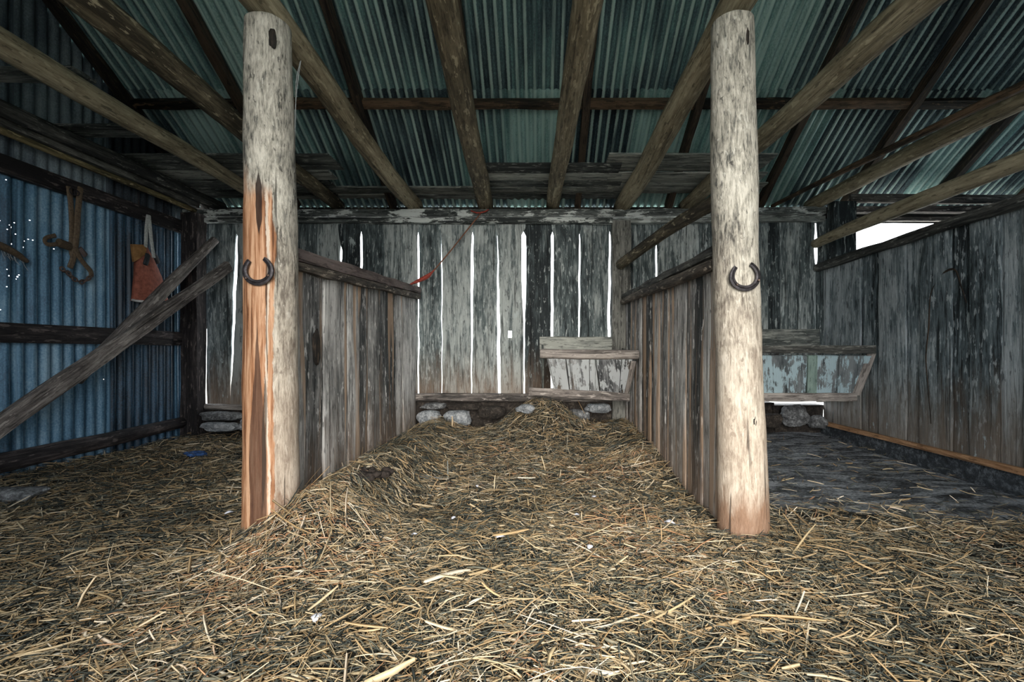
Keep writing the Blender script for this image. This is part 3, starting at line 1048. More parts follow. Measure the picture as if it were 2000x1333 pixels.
joist(-.655, -.50, .095, .08, 'round ceiling pole with the brown cord tied at its back end, left of the middle')
joist(.165, .245, .082, .078, 'straight ceiling pole over the middle of the stall, above the small manger')
joist(-1.50, -1.515, .09, .088, 'thick ceiling pole lying across the top of the orange-stripped post', zf=2.895, zb=JZ)
joist(1.0, 1.09, .10, .09, 'thick ceiling pole lying across the top of the pale cream post', zf=2.915, zb=JZ)
joist(1.78, 1.93, .082, .088, 'ceiling pole passing just right of the pale cream post')
joist(-2.44, -2.30, .075, .088, 'brown ceiling pole passing behind the orange-stripped post, over the left bay')
joist(-3.19, -3.09, .07, .085, 'grey-brown ceiling pole over the left bay, second from the tin wall')
joist(-3.87, -3.93, .06, .06, 'dark thin ceiling pole closest to the tin wall', 'poledark')
joist(3.30, 3.42, .075, .075, 'thick ceiling pole above the right board wall')
mb = MB().log([P(1508, 403, 5.5), P(1640, 338, 4.55), P(1900, 213, 3.38), P(2000, 168, 3.05), P(2300, 20, 2.28)], [.022, .028, .033, .034, .034], segs=40, ring=10, axis_w=.008)
tag(mb.build('thin_pole', M['purlin'], smooth=True), 'thin brown pole running beside the thick ceiling pole at upper right', 'pole')
mb = MB().log([P(1592, 477, 5.42), P(1700, 430, 4.55), P(2000, 312, 3.15), P(2500, 105, 2.06)], [.052, .066, .066, .066], segs=40, ring=14, axis_w=.01)
tag(mb.build('side_rail', M['pole'], smooth=True), 'round rail running above the right wall, crossing the bright opening', 'rail')

# ------------------------------------------------------------------ rafters and purlin under the roof
random.seed(51)
RX = [-4.08, -2.97, -1.79, -.69, .47, 1.58, 2.69, 3.72, 4.77, 5.8]
RL = ['dark rafter against the tin gable wall', 'dark rafter between the brown and grey-brown poles of the left bay', 'dark rafter above the left stall boards', 'dark rafter half hidden by the cord-tied pole',
      'dark rafter just right of the straight middle pole', 'dark rafter left of the pale cream post', 'dark rafter right of the pale cream post', 'long dark rafter above the bright opening',
      'dark rafter at the far right of the roof', 'last dark rafter beyond the right wall']
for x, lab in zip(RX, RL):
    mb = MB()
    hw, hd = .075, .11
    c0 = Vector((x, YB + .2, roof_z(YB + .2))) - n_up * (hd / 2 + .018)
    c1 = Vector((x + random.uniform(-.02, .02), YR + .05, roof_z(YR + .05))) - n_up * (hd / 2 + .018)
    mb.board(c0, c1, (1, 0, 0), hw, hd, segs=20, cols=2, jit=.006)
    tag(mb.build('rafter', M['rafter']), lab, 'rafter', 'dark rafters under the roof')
pl = [(-4.04, -3.01, 'left bay, beside the gable wall'), (-2.93, -1.83, 'left bay, behind the orange-stripped post'), (-1.75, -.73, 'bay left of the cord-tied pole'), (-.65, .43, 'middle bay, between the cord-tied and the straight poles'),
      (.51, 1.54, 'bay just left of the pale cream post'), (1.62, 2.65, 'bay just right of the pale cream post'), (2.73, 3.68, 'bay left of the long rafter above the bright opening'), (3.76, 4.73, 'bay at the far right of the roof')]
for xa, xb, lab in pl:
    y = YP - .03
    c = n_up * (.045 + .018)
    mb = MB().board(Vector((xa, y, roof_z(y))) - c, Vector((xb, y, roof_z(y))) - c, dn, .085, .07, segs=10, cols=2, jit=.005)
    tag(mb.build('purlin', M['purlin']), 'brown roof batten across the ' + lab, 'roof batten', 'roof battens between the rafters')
# ------------------------------------------------------------------ loose boards lying on the ceiling poles
random.seed(61)


def loft(pxa, pxb, pya, pyb, zt, label, mat='loft', skew=0.0):
    """board lying flat at height zt; seen between rows pya (near edge) and pyb (far edge), from pxa to pxb at the near edge"""
    ya = (zt - CZ) * F / (VY - pya); yb = (zt - CZ) * F / (VY - pyb)
    xa, xb = (pxa - VX) * ya / F, (pxb - VX) * ya / F
    ym = (ya + yb) / 2
    mb = MB().board((xa, ym, zt + .014), (xb, ym + skew, zt + .014), (0, 1, 0), abs(yb - ya), .028, segs=14, cols=2, jit=.008)
    tag(mb.build('loft_board', M[mat]), label, 'board', 'loose boards lying on the ceiling poles')


LZ = 2.885
loft(-60, 140, 135, 165, LZ, 'short loose board nearest the viewer, on the poles at the upper left')
loft(60, 300, 246, 270, LZ, 'short loose board, second from the front, on the poles of the left bay')
loft(225, 640, 304, 333, LZ, 'front wide loose board of those above the left bay')
loft(225, 640, 335, 352, LZ, 'second loose board above the left bay, behind the wide one')
loft(260, 640, 354, 371, LZ, 'third loose board above the left bay')
loft(300, 650, 374, 388, LZ, 'rear loose board above the left bay, close over the wall plate')
loft(560, 948, 367, 380, LZ, 'front narrow loose board left of the cord-tied pole')
loft(560, 948, 382, 394, LZ, 'rear narrow loose board left of the cord-tied pole')
loft(930, 1215, 322, 339, LZ, 'front loose board over the middle stall')
loft(925, 1215, 341, 353, LZ, 'second loose board over the middle stall')
loft(925, 1215, 355, 366, LZ, 'third loose board over the middle stall')
loft(925, 1215, 368, 380, LZ, 'pale fourth loose board over the middle stall')
loft(925, 1215, 381, 391, LZ, 'rear loose board over the middle stall, close to the wall plate')
loft(1190, 1520, 303, 336, LZ + .03, 'wide front loose board beside the pale cream post')
loft(1190, 1500, 340, 358, LZ, 'second loose board beside the pale cream post')
loft(1190, 1500, 360, 379, LZ, 'rear loose board beside the pale cream post')

# ------------------------------------------------------------------ posts along the back wall
random.seed(71)
mb = MB().board((-4.045, YB - .115, -.05), (-4.03, YB - .115, 2.62), (1, 0, 0), .19, .16, segs=14, cols=3, jit=.008)
tag(mb.build('corner_post', M['girt']), 'dark square corner post where the tin wall meets the slab wall', 'post')
mb = MB().board(P(1213, 830, YB - .06), P(1213, 433, YB - .06), (1, 0, 0), .215, .10, segs=14, cols=3, jit=.008)
tag(mb.build('wall_post', M['poledark']), 'flat grey post against the slab wall at the end of the right stall boards', 'post')
mb = MB().board(P(1644, 815, YB - .1), P(1644, 396, YB - .1), (1, 0, 0), .27, .12, segs=14, cols=3, jit=.008)
tag(mb.build('end_post', M['wall']), 'wide grey post beside the bright opening at the end of the slab wall', 'post')


# ------------------------------------------------------------------ stall partitions
def partition(name, xf, xb, side, tops, label, seed, wr_, y0=2.62, y1=5.42):
    random.seed(seed)
    root = thing(name, label, 'stall partition', ((xf + xb) / 2, (y0 + y1) / 2, 0), 'board partitions between the stalls')
    mb = MB()
    y = y0
    i = 0
    while y < y1 - .05:
        w = random.uniform(*wr_)
        y2 = min(y1, y + w)
        if y1 - y2 < .08:
            y2 = y1
        ym = (y + y2) / 2
        t = (ym - y0) / (y1 - y0)
        x = lerp(xf, xb, t)
        zt = lerp(tops[0], tops[1], t)
        g = random.uniform(.001, .006)
        mb.board((x + (0 if i % 2 else .014 * side) + random.uniform(-.006, .006), ym, -.02), (x + random.uniform(-.004, .004), ym, zt), (0, 1, 0), y2 - y - g, .034, segs=18, cols=5, jit=.010, r=random.random())
        y = y2
        i += 1
    mb.build('board_panel', M['panel'], root)
    return root


XPL, XPR = -1.465, 1.03
pt = partition('stall_partition', XPL, XPL, 1, (1.50, 1.66), 'grey vertical board partition fixed behind the orange-stripped post', 81, (.16, .30))
mb = MB().board((XPL + .035, 2.56, 1.565), (XPL + .035, 5.42, 1.735), (0, 0, 1), .075, .085, segs=20, cols=2, jit=.006); mb.build('cap_rail', M['caprail'], pt)
mb = MB().board((XPL + .045, 2.56, 1.497), (XPL + .045, 5.42, 1.665), (0, 0, 1), .055, .06, segs=20, cols=2, jit=.006); mb.build('lower_rail', M['rail'], pt)
mb = MB().rock((XPL + .03, 2.97, 1.04), (.014, .035, .10), amp=.35, seed=4); mb.build('knot', M['rafter'], pt, smooth=True, label='dark split knot')
pt = partition('stall_partition', XPR + .02, XPR, -1, (1.48, 1.58), 'streaked brown and grey board partition fixed behind the pale cream post', 84, (.07, .19))
mb = MB().board((XPR - .02, 2.60, 1.575), (XPR - .03, 5.42, 1.66), (0, 0, 1), .05, .08, segs=20, cols=2, jit=.008); mb.build('cap_rail', M['poledark'], pt)
mb = MB().log([(XPR - .035, 2.62, 1.50), (XPR - .045, 4, 1.555), (XPR - .05, 5.43, 1.60)], [.036, .042, .036], segs=30); mb.build('lower_rail', M['rail'], pt, smooth=True)
mb = MB().log([P(1212, 517, 5.36), P(1300, 452, 4.2), P(1396, 396, 3.1), P(1440, 372, 2.72)], [.058, .056, .05, .05], segs=30, ring=14, axis_w=.006)
tag(mb.build('upper_rail', M['pole'], smooth=True), 'round rail sloping from the wall post up to the pale cream post', 'rail')

# ------------------------------------------------------------------ mangers
random.seed(91)


def face_board(mb, quad, thick, r=None):
    """board filling a quad given as top-left, top-right, bottom-right, bottom-left"""
    a, b_, c, d = [Vector(q) for q in quad]
    n = (b_ - a).cross(d - a).normalized()
    so = Vector((random.uniform(0, 50), random.uniform(0, 50), 0))
    r = random.random() if r is None else r
    fr, bk = [], []
    K = 6
    for i in range(K + 1):
        t = i / K
        l, rr = a.lerp(d, t), b_.lerp(c, t)
        w = (rr - l).length
        for lst, off in ((fr, 0), (bk, thick)):
            lst.append((mb.vert(l + n * off, so + Vector((0, off, (l - a).length)), r), mb.vert(rr + n * off, so + Vector((w, off, (l - a).length)), r)))
    for i in range(K):
        mb.f += [(fr[i][0], fr[i + 1][0], fr[i + 1][1], fr[i][1]), (bk[i][1], bk[i + 1][1], bk[i + 1][0], bk[i][0]),
                 (fr[i][0], bk[i][0], bk[i + 1][0], fr[i + 1][0]), (fr[i][1], fr[i + 1][1], bk[i + 1][1], bk[i][1])]
    mb.f += [(fr[0][0], fr[0][1], bk[0][1], bk[0][0]), (fr[K][1], fr[K][0], bk[K][0], bk[K][1])]


YT, YBm = 4.62, 5.02
root = thing('manger', 'small whitewashed board manger against the slab wall of the middle stall', 'manger', (.5, 5.0, .5))
mb = MB()
cuts = [(1068, 1082), (1105, 1113), (1151, 1152), (1163, 1172), (1214, 1209), (1238, 1226)]
for (t0, b0), (t1, b1), g in zip(cuts, cuts[1:], range(9)):
    face_board(mb, (P(t0 + .8, 699, YT + .02), P(t1 - .8, 701, YT + .02), P(b1 - .8, 766, YBm), P(b0 + .8, 763, YBm)), -.022)
mb.build('front_panel', M['trough'], root)
mb = MB().log([P(1057, 691, YT), P(1150, 693, YT), P(1246, 694, YT)], [.047, .05, .047], segs=16); mb.build('front_rail', M['lean'], root, smooth=True)
mb = MB().board(P(1033, 764, YBm - .03), P(1229, 776, YBm - .03), (0, 0, 1), .085, .07, segs=14, cols=2, jit=.006); mb.build('bottom_rail', M['lean'], root)
mb = MB().board(P(1054, 677, YB - .06), P(1214, 675, YB - .06), (0, 0, 1), .22, .03, segs=10, cols=2, jit=.008); mb.build('back_board', M['loft'], root)
mb = MB()
face_board(mb, ((.985, YT, .98), (.985, YB - .08, 1.06), (.985, YB - .1, .56), (.985, YBm - .02, .53)), .02)
mb.build('end_board', M['loft'], root)
mb = MB()
face_board(mb, ((.05, YT + .03, .96), (.05, YB - .08, 1.1), (.05, YB - .1, .58), (.05, YBm + .01, .58)), .02)
mb.build('end_board', M['loft'], root)
mb = MB().board(P(1237, 707, YT + .0), P(1224, 768, YBm - .05), (1, 0, 0), .05, .03, segs=6); mb.build('corner_batten', M['lean'], root)
mb = MB().board((.02, YBm + .06, .57), (.99, YBm + .06, .57), (0, 1, 0), .12, .025, segs=6); mb.build('floor_board', M['loft'], root)

YT2, YB2 = 4.56, 4.80
root = thing('manger', 'long manger with flaking pale blue front, beside the right wall', 'manger', (2.2, 5.0, .5))
L0, L1 = 1.06, 3.29
def X2(x, y, z):
    return Vector((x, y, z))
mb = MB()
pxs = [(1300, 1300), (1400, 1400), (1484, 1486), (1576, 1572)]
for (t0, b0), (t1, b1) in zip(pxs, pxs[1:]):
    face_board(mb, (P(t0 + 1, 694, YT2 + .02), P(t1 - 1, 694, YT2 + .02), P(b1 - 1, 767, YB2), P(b0 + 1, 767, YB2)), -.022)
face_board(mb, (P(1594, 694, YT2 + .02), P(1700, 694, YT2 + .02), P(1664, 767, YB2), P(1592, 767, YB2)), -.022)
mb.build('front_panel', M['bluetrough'], root)
mb = MB()
face_board(mb, (P(1575, 694, YT2 + .008), P(1595, 694, YT2 + .008), P(1593, 767, YB2 - .012), P(1573, 767, YB2 - .012)), -.02)
mb.build('middle_batten', M['greenstrip'], root, label='pale green batten')
mb = MB().board(P(1702, 690, YT2 - .0), P(1672, 772, YB2 - .02), (1, 0, 0), .085, .03, segs=6, jit=.004); mb.build('end_batten', M['lean'], root)
mb = MB().board((L0, YT2 - .02, 1.03), (L1, YT2 - .02, 1.035), (0, 0, 1), .075, .09, segs=16, cols=2, jit=.006); mb.build('front_rail', M['poledark'], root)
mb = MB().board((L0, YB2 - .03, .54), (3.27, YB2 - .03, .545), (0, 0, 1), .085, .07, segs=16, cols=2, jit=.004); mb.build('bottom_rail', M['lean'], root)
mb = MB().board((L0, YB - .08, 1.16), (L1, YB - .08, 1.16), (0, 0, 1), .24, .035, segs=14, cols=2, jit=.008); mb.build('back_board', M['loft'], root)
mb = MB().board((L0, (YB2 + YB) / 2, .55), (3.2, (YB2 + YB) / 2, .55), (0, 1, 0), .6, .025, segs=8); mb.build('floor_board', M['loft'], root)

# ------------------------------------------------------------------ leaning timbers at the left
random.seed(101)
a, b_ = P(447, 521, 5.30), P(0, 833, 3.28)
d = (b_ - a)
low = a + d * ((a.z - .02) / (a.z - b_.z))
mb = MB().board(a, low, Vector((0, -.6, .8)), .115, .06, segs=24, cols=3, jit=.008, tap=1.25)
tag(mb.build('leaning_plank', M['lean']), 'long weathered plank leaning from the floor to the back corner by the tin wall', 'plank')
a, b_ = P(419, 470, 5.36), P(170, 722, 3.98)
d = (b_ - a)
low = a + d * 1.06
mb = MB().log([a, a.lerp(low, .5) + Vector((0, 0, .012)), low], [.045, .062, .05], segs=30, ring=14, axis_w=.008)
tag(mb.build('leaning_pole', M['lean'], smooth=True), 'round pole leaning behind the long plank, its end higher on the back corner', 'pole')

# ------------------------------------------------------------------ harness, bag and stick hung on the tin wall
random.seed(111)


def WL(px, py, off=.03):
    x = XL + .02 + off
    Y = -x * F / (VX - px)
    return Vector((x, Y, CZ - (py - VY) * Y / F))


def strap(pts, w, off=.05, th=.35, segs=24):
    pp = [WL(q[0], q[1], q[2] if len(q) > 2 else off) for q in pts]
    return MB().log(pp, w, ring=10, segs=segs, wob=.04, axis_w=.004, flat=th, flatdir=(1, 0, 0))


root = thing('bridle', 'old leather bridle with a rusty chain hanging from the rail on the tin wall', 'bridle', WL(140, 552, .06))
strap([(134, 365, .085), (138, 400, .085), (140, 450, .07), (139, 488, .06), (143, 505, .06)], .024).build('cheek_strap', M['leather'], root, smooth=True)
strap([(157, 367, .085), (152, 410, .09), (150, 450, .08), (147, 480, .07), (143, 505, .06), (137, 523, .05)], .027).build('cheek_strap', M['leather'], root, smooth=True)
strap([(146, 482, .07), (153, 500, .07), (165, 517, .06), (176, 530, .05), (178, 540, .05)], .022).build('lower_strap', M['leather'], root, smooth=True)
strap([(143, 486, .06), (130, 482, .06), (116, 476, .08), (104, 478, .1), (92, 477, .1), (87, 470, .09), (92, 464, .07), (108, 460, .05)], .018, segs=30).build('nose_band', M['leather'], root, smooth=True)
strap([(135, 482, .07), (124, 478, .085), (114, 474, .09)], .036, th=.7).build('padding', M['collar'], root, smooth=True)
strap([(156, 486, .05), (163, 494, .05), (168, 500, .05)], .026).build('brow_flap', M['caprail'], root, smooth=True)
mb = MB()
ch = [(122, 526), (128, 531), (134, 534), (140, 541), (146, 546), (153, 550), (160, 551), (167, 548), (173, 544), (177, 540)]
for k, (x, y) in enumerate(ch):
    nxt = ch[min(k + 1, len(ch) - 1)] if k < len(ch) - 1 else ch[k - 1]
    u = (WL(nxt[0], nxt[1]) - WL(x, y)).normalized()
    v = Vector((1, 0, 0)) if k % 2 else Vector((1, 0, 0)).cross(u)
    mb.torus(WL(x, y, .05), u, v, .017, .006, sx=1.3, n=12, m=6)
mb.build('chain', M['chain'], root, smooth=True)
mb = MB()
for (x, y, R) in ((143, 374, .03), (150, 377, .022)):
    mb.torus(WL(x, y, .1), (0, 1, 0), (0, 0, 1), R, .005, n=18, m=6)
mb.build('wire_ring', M['iron'], root, smooth=True)

root = thing('canvas_bag', 'red-brown canvas nosebag hanging by a pale strap on the tin wall', 'bag', WL(285, 590, .05))
mb = MB()
rows = [(478, 259, 286, .03), (492, 261, 293, .05), (505, 262, 300, .07), (520, 261, 307, .09), (540, 260, 316, .10), (560, 258, 322, .11), (575, 257, 326, .11), (588, 255, 329, .10)]
K = 12
g = []
for py, xa, xb, dp in rows:
    fr, bk = [], []
    for i in range(K + 1):
        t = i / K
        px = lerp(xa, xb, t)
        bul = math.sin(math.pi * t) ** .6 * dp + .012 * math.sin(t * 9 + py * .06)
        fr.append(mb.vert(WL(px, py, .03 + max(.006, bul)), (t, 0, py * .01), .5))
        bk.append(mb.vert(WL(px, py, .025), (t, 0, py * .01), .5))
    g.append((fr, bk))
for r0, r1 in zip(g, g[1:]):
    for i in range(K):
        mb.f.append((r0[0][i], r1[0][i], r1[0][i + 1], r0[0][i + 1]))
        mb.f.append((r0[1][i + 1], r1[1][i + 1], r1[1][i], r0[1][i]))
    mb.f.append((r0[0][0], r0[1][0], r1[1][0], r1[0][0]))
    mb.f.append((r1[0][K], r1[1][K], r0[1][K], r0[0][K]))
for r_ in (g[0], g[-1]):
    for i in range(K):
        mb.f.append((r_[0][i], r_[0][i + 1], r_[1][i + 1], r_[1][i]))
mb.build('bag_body', M['canvas'], root, smooth=True)
strap([(259, 586, .05), (268, 588, .12), (280, 589, .135)], .012, th=1).build('hem', M['hem'], root, smooth=True)
mb = MB()
q = [WL(x, y, o) for x, y, o in ((258, 477, .07), (288, 479, .09), (284, 497, .12), (272, 506, .115), (262, 512, .09))]
ids_ = [mb.vert(p, p, .5) for p in q] + [mb.vert(p - Vector((.02, 0, 0)), p, .5) for p in q]
mb.f += [tuple(range(5))[::-1], tuple(range(5, 10))] + [(i, (i + 1) % 5, 5 + (i + 1) % 5, 5 + i) for i in range(5)]
mb.build('flap', M['tan'], root, label='tan folded flap')
strap([(289, 421, .11), (286, 445, .12), (285, 470, .11), (284, 482, .13)], .022, th=.3).build('strap', M['webbing'], root, smooth=True)
strap([(291, 421, .11), (293, 445, .12), (296, 475, .12), (300, 503, .13)], .022, th=.3).build('strap', M['webbing'], root, smooth=True)
strap([(289, 497, .145), (287, 507, .15), (284, 517, .145)], .028, th=.5).build('buckle', M['black'], root, smooth=True)
strap([(300, 497, .11), (306, 505, .1), (309, 514, .09)], .028, th=.4).build('buckle', M['black'], root, smooth=True)
mb = MB().log([WL(-60, 455, .12), WL(0, 480, .1), WL(30, 495, .08), WL(52, 511, .05)], [.03, .028, .024, .016], segs=20, ring=10)
root = tag(mb.build('wooden_hook', M['leather'], smooth=True), 'dark curved stick with cobwebs on the tin wall at the left edge', 'stick')
mb = MB()
random.seed(4)
for k in range(14):
    s = random.uniform(-6, 44)
    p0 = (s, 480 + s * .55, .06); p1 = (s + random.uniform(4, 16), 484 + s * .55 + random.uniform(8, 22), .02)
    mb.log([WL(*p0), WL((p0[0] + p1[0]) / 2, (p0[1] + p1[1]) / 2 + 4, .035), WL(*p1)], .0016, ring=4, segs=5, wob=0, axis_w=0)
mb.build('cobweb', M['web'], root)

# ------------------------------------------------------------------ horseshoes
def horseshoe(cpx, cpy, Y, w, h, tilt, label, lean=0.0):
    c = P(cpx, cpy, Y)
    root = thing('horseshoe', label, 'horseshoe', (c.x, c.y, c.z - h / 2), 'rusty horseshoes on the posts')
    mb = MB()
    n = 36
    rows = []
    for i in range(n + 1):
        t = i / n
        a = math.radians(lerp(-232, 52, t))
        # open end up: rounder toe below, heels drawn in
        k = 1 - .14 * max(0, math.sin(a)) ** 2
        cx, cz = math.cos(a) * w / 2 * k, math.sin(a) * h / 2 * (1.0 if math.sin(a) < 0 else 1.15)
        wd = .0135 * (1.1 - .35 * abs(t - .5) * 2)
        rx, rz_ = math.cos(a), math.sin(a)
        sec = []
        for (dr, dy) in ((-wd, .006), (-wd, -.005), (-wd * .25, -.008), (0, -.004), (wd * .25, -.008), (wd, -.005), (wd, .006)):
            x, z = cx + rx * dr, cz + rz_ * dr
            xr = x * math.cos(tilt) - z * math.sin(tilt); zr = x * math.sin(tilt) + z * math.cos(tilt)
            co = c + Vector((xr, dy + lean * xr * xr * 4, zr))
            sec.append(mb.vert(co, co, .5))
        rows.append(sec)
    for a_, b_ in zip(rows, rows[1:]):
        for j in range(7):
            k = (j + 1) % 7
            mb.f.append((a_[j], b_[j], b_[k], a_[k]))
    mb.f.append(tuple(rows[0])); mb.f.append(tuple(rows[-1][::-1]))
    mb.build('shoe', M['iron'], root, smooth=False)
    for t in (.3, .7):
        mb = MB()
        a = math.radians(lerp(-232, 52, t))
        x, z = math.cos(a) * w / 2, math.sin(a) * h / 2
        xr = x * math.cos(tilt) - z * math.sin(tilt); zr = x * math.sin(tilt) + z * math.cos(tilt)
        p = c + Vector((xr, -.006, zr))
        mb.log([p, p + Vector((0, -.012, 0))], .005, ring=8, segs=2, wob=0, axis_w=0)
        mb.build('nail', M['chain'], root)


horseshoe(504, 529, YPOST - .142, .135, .125, .12, 'rusty horseshoe nailed open end up on the orange-stripped post')
horseshoe(1456, 540, YPOST - .13, .135, .125, .20, 'rusty horseshoe nailed tilted on the pale cream post', lean=.3)

# ------------------------------------------------------------------ cord and strap, wire
root = thing('cord', 'brown cord with a frayed red end slung from ceiling pole to left stall boards', 'cord', P(845, 530, 5.3))
MB().log([P(941, 414, 5.40), P(915, 446, 5.38), P(880, 490, 5.34), P(846, 530, 5.30)], .008, ring=8, segs=24, wob=.1, axis_w=.004).build('rope', M['rope'], root, smooth=True)
MB().log([P(848, 528, 5.30), P(836, 540, 5.29), P(818, 549, 5.27), P(800, 557, 5.25)], [.010, .036, .032, .014], ring=10, segs=16, wob=.35, axis_w=.004, flat=.6).build('frayed_end', M['redstrap'], root, smooth=True, label='frayed red end')
MB().log([P(920, 412, 5.40), P(932, 416, 5.36), P(946, 414, 5.36), P(954, 410, 5.42)], .008, ring=8, segs=16, wob=.1, axis_w=.002).build('knot_loop', M['redstrap'], root, smooth=True)
mb = MB()
mb.log([P(588, 118, 2.52), P(583, 150, 2.55), P(578, 200, 2.55), P(576, 260, 2.55), P(577, 335, 2.55)], .0022, ring=5, segs=24, wob=0, axis_w=.003)
mb.log([P(586, 120, 2.54), P(578, 160, 2.56), P(577, 230, 2.56), P(575, 300, 2.56)], .0022, ring=5, segs=24, wob=0, axis_w=.004)
tag(mb.build('wire', M['wire']), 'thin grey wire hanging beside the top of the orange-stripped post', 'wire')

# ------------------------------------------------------------------ stones of the footing
random.seed(131)
stones = [
    (838, 819, 5.36, 23, 17, 'palestone', 'blue-grey block of stone at the foot of the left stall boards'),
    (894, 818, 5.36, 27, 15, 'palestone', 'pale pitted stone under the slab wall, second from the left stall boards'),
    (848, 793, 5.44, 24, 6, 'stone', 'thin flat stone just under the sill, above the blue-grey block'),
    (905, 795, 5.44, 34, 7, 'mortar', 'dark flat stone under the sill, above the pale pitted stone'),
    (1026, 799, 5.02, 17, 8, 'palestone', 'pale stone poking out of the top of the straw heap'),
    (1128, 811, 5.34, 22, 10, 'stone', 'low grey stone behind the straw, under the small manger'),
    (1168, 797, 5.40, 24, 9, 'palestone', 'pale flat stone under the small manger, close to the right stall boards'),
    (436, 813, 5.38, 38, 9, 'stone', 'long grey stone under the slab wall in the left bay, upper of two'),
    (428, 834, 5.26, 34, 9, 'palestone', 'pale grey stone on the floor of the left bay, below the long one'),
    (486, 829, 5.34, 13, 11, 'palestone', 'pale stone just left of the orange-stripped post'),
    (1552, 812, 5.30, 26, 19, 'stone', 'big rounded stone under the long manger'),
    (1505, 822, 5.2, 20, 13, 'mortar', 'dark stone beside the pale cream post, under the long manger'),
    (1597, 824, 5.34, 15, 12, 'stone', 'grey stone at the foot of the right wall under the long manger'),
    (962, 806, 5.40, 24, 13, 'mortar', 'brown stone under the sill between the pale pitted stone and the straw heap'),
    (1098, 802, 5.42, 14, 9, 'mortar', 'brown stone under the small manger, nearest the straw heap'),
]
for (px, py, Y, hw, hh_, mt, lab) in stones:
    c = P(px, py, Y)
    s = Y / F
    mb = MB().rock((0, 0, 0), (hw * s, .10, hh_ * s), sub=3, amp=.3)
    o = mb.build('footing_stone', M[mt], origin=(0, 0, 0), smooth=False)
    o.location = c
    tag(o, lab, 'stone', 'stones of the wall footing')
mb = MB().rock((0, 0, 0), (.20, .11, .05), amp=.25)
o = mb.build('flat_stone', M['stone'], origin=(0, 0, 0)); o.location = P(14, 968, 3.05)
tag(o, 'flat grey stone lying in the straw at the left edge', 'stone')

# ------------------------------------------------------------------ small things in the straw
def hf(px, py):
    """floor point under a pixel, on the straw"""
    Y = 3.0
    for _ in range(12):
        z = hh((px - VX) * Y / F, Y) + .03
        Y = (CZ - z) * F / (py - VY)
    p = P(px, py, Y)
    return p


random.seed(141)
mb = MB()
for k in range(9):
    mb.rock((random.uniform(-.1, .1), random.uniform(-.07, .07), random.uniform(0, .02)), (random.uniform(.03, .06), random.uniform(.02, .04), .016), sub=2, amp=.5)
o = mb.build('rag', M['bluerag'], origin=(0, 0, 0), smooth=True); o.location = hf(384, 889)
tag(o, 'crumpled dark blue rag lying in the straw of the left bay', 'rag')
mb = MB()
for k in range(40):
    mb.rock((random.uniform(-.09, .09), random.uniform(-.10, .10), random.uniform(0, .03)), (.026, .024, .02), sub=1, amp=.6)
o = mb.build('dung_heap', M['dung'], origin=(0, 0, 0), smooth=True); o.location = hf(728, 938) + Vector((0, 0, .02))
tag(o, 'dark heap of dung in the straw hollow beside the left stall boards', 'dung')


def feather(px, py, size, label, yaw):
    mb = MB()
    p = hf(px, py)
    n = 8
    so = random.uniform(0, 40)
    top, bot = [], []
    for i in range(n + 1):
        t = i / n
        w = size * .34 * math.sin(math.pi * (t * .9 + .06)) ** .8
        x = (t - .5) * size
        z = .25 * size * math.sin(math.pi * t) + .004
        cr_ = []
        for sgn in (-1, 0, 1):
            yy = sgn * w * (1 + .25 * mn.noise(Vector((t * 6, sgn * 3, so))))
            zz = z - abs(sgn) * w * .35
            cr_.append((x * math.cos(yaw) - yy * math.sin(yaw), x * math.sin(yaw) + yy * math.cos(yaw), zz))
        top.append([mb.vert(c, c, .5) for c in cr_])
        bot.append([mb.vert((c[0], c[1], c[2] - .002), c, .5) for c in cr_])
    for i in range(n):
        for j in range(2):
            mb.f.append((top[i][j], top[i + 1][j], top[i + 1][j + 1], top[i][j + 1]))
            mb.f.append((bot[i][j + 1], bot[i + 1][j + 1], bot[i + 1][j], bot[i][j]))
        mb.f.append((top[i][0], bot[i][0], bot[i + 1][0], top[i + 1][0]))
        mb.f.append((top[i][2], top[i + 1][2], bot[i + 1][2], bot[i][2]))
    o = mb.build('feather', M['feather'], origin=(0, 0, 0), smooth=True)
    o.location = p
    tag(o, label, 'feather', 'pale feathers lying in the straw')


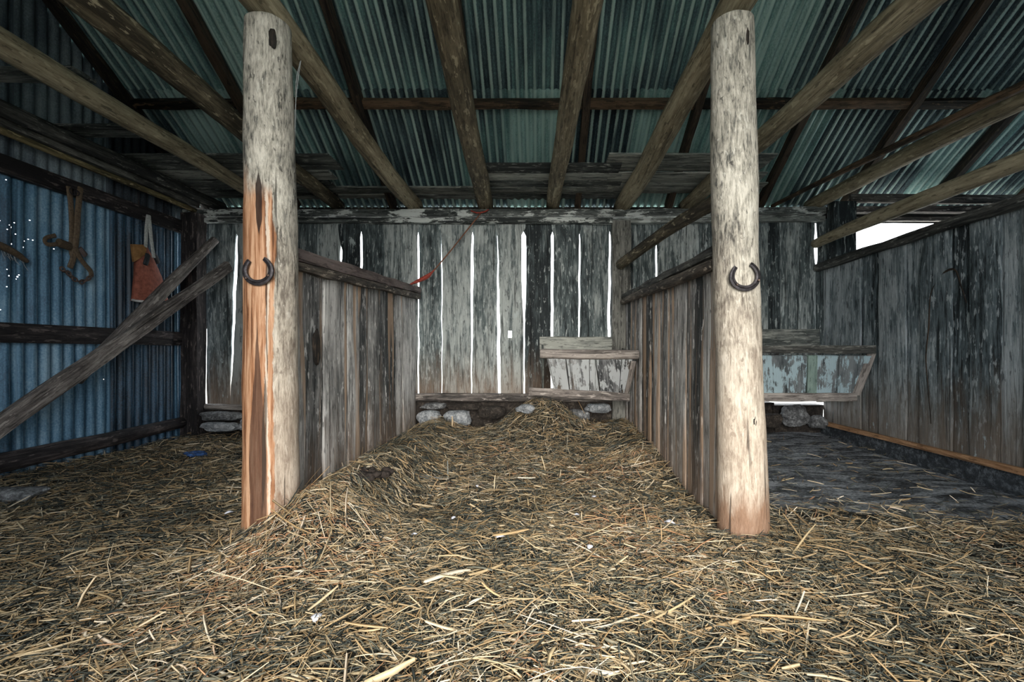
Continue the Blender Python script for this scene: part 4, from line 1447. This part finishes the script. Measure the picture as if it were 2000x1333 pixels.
feather(447, 1003, .045, 'curled pale feather just left of the orange-stripped post', .9)
feather(978, 1050, .055, 'brightest white feather in the middle of the straw floor', .3)
feather(886, 1013, .035, 'small grey feather on the straw behind the brightest white one', 1.2)
feather(809, 1045, .03, 'small pale feather on the straw, level with and left of the brightest one', .2)
feather(932, 951, .035, 'bluish feather on the straw near the middle of the stall', 2.0)
feather(1308, 1022, .06, 'pale feather in the straw close to the pale cream post', -.5)
feather(1152, 1070, .045, 'upright bluish feather left of the pale cream post', 1.3)
feather(1160, 972, .04, 'small bluish feather well behind the upright one', .5)
feather(1126, 1007, .035, 'round grey feather on the straw in front of the right stall boards', .1)
feather(619, 1208, .05, 'white-tipped feather standing in the straw at the lower left', 1.7)

# ------------------------------------------------------------------ light: overcast daylight from the open front and through every gap
w = bpy.data.worlds.new('overcast_sky')
S.world = w
w.use_nodes = True
nt = w.node_tree
bg = nt.nodes['Background']
tc = nt.nodes.new('ShaderNodeTexCoord')
z = sepz(nt, tc.outputs['Generated'])[2]
c = ramp(nt, z, [(.0, (.95, .97, 1.0)), (.5, (.85, .93, 1.0)), (1, (.75, .87, 1.0))])
nt.links.new(c, bg.inputs[0])
bg.inputs[1].default_value = 3.4
sl = bpy.data.lights.new('hazy_sun', 'SUN')
sl.energy = 3.9
sl.angle = math.radians(50)
sl.color = (1.0, .92, .80)
so_ = bpy.data.objects.new('hazy_sun', sl)
so_.location = (0, -6, 5)
so_.rotation_euler = (math.radians(90 - 22), 0, math.radians(2))
COL.objects.link(so_)


def portal(loc, rot, sx, sy):
    l = bpy.data.lights.new('sky_portal', 'AREA')
    l.shape = 'RECTANGLE'; l.size = sx; l.size_y = sy
    l.cycles.is_portal = True
    o = bpy.data.objects.new('sky_portal', l)
    o.location = loc; o.rotation_euler = rot
    COL.objects.link(o)


portal(((OPX0 + OPX1) / 2, YF - .05, OPZ / 2), (math.radians(90), 0, 0), OPX1 - OPX0, OPZ)

# ------------------------------------------------------------------ camera
cd = bpy.data.cameras.new('camera')
cd.sensor_width = 36
cd.lens = F / 2000 * 36
cd.shift_x = -(VX - 1000) / 2000
cd.shift_y = (VY - 666.5) / 2000
cd.clip_start = .05
S.cycles.max_bounces = 7
S.cycles.diffuse_bounces = 5
S.cycles.glossy_bounces = 3
cam = bpy.data.objects.new('camera', cd)
cam.location = (0, 0, CZ)
cam.rotation_euler = (math.radians(90), 0, 0)
COL.objects.link(cam)
S.camera = cam
vs_ = S.view_settings
vs_.view_transform = 'Standard'
vs_.look = 'None'
vs_.gamma = 1
vs_.use_curve_mapping = False
vs_.exposure = .95
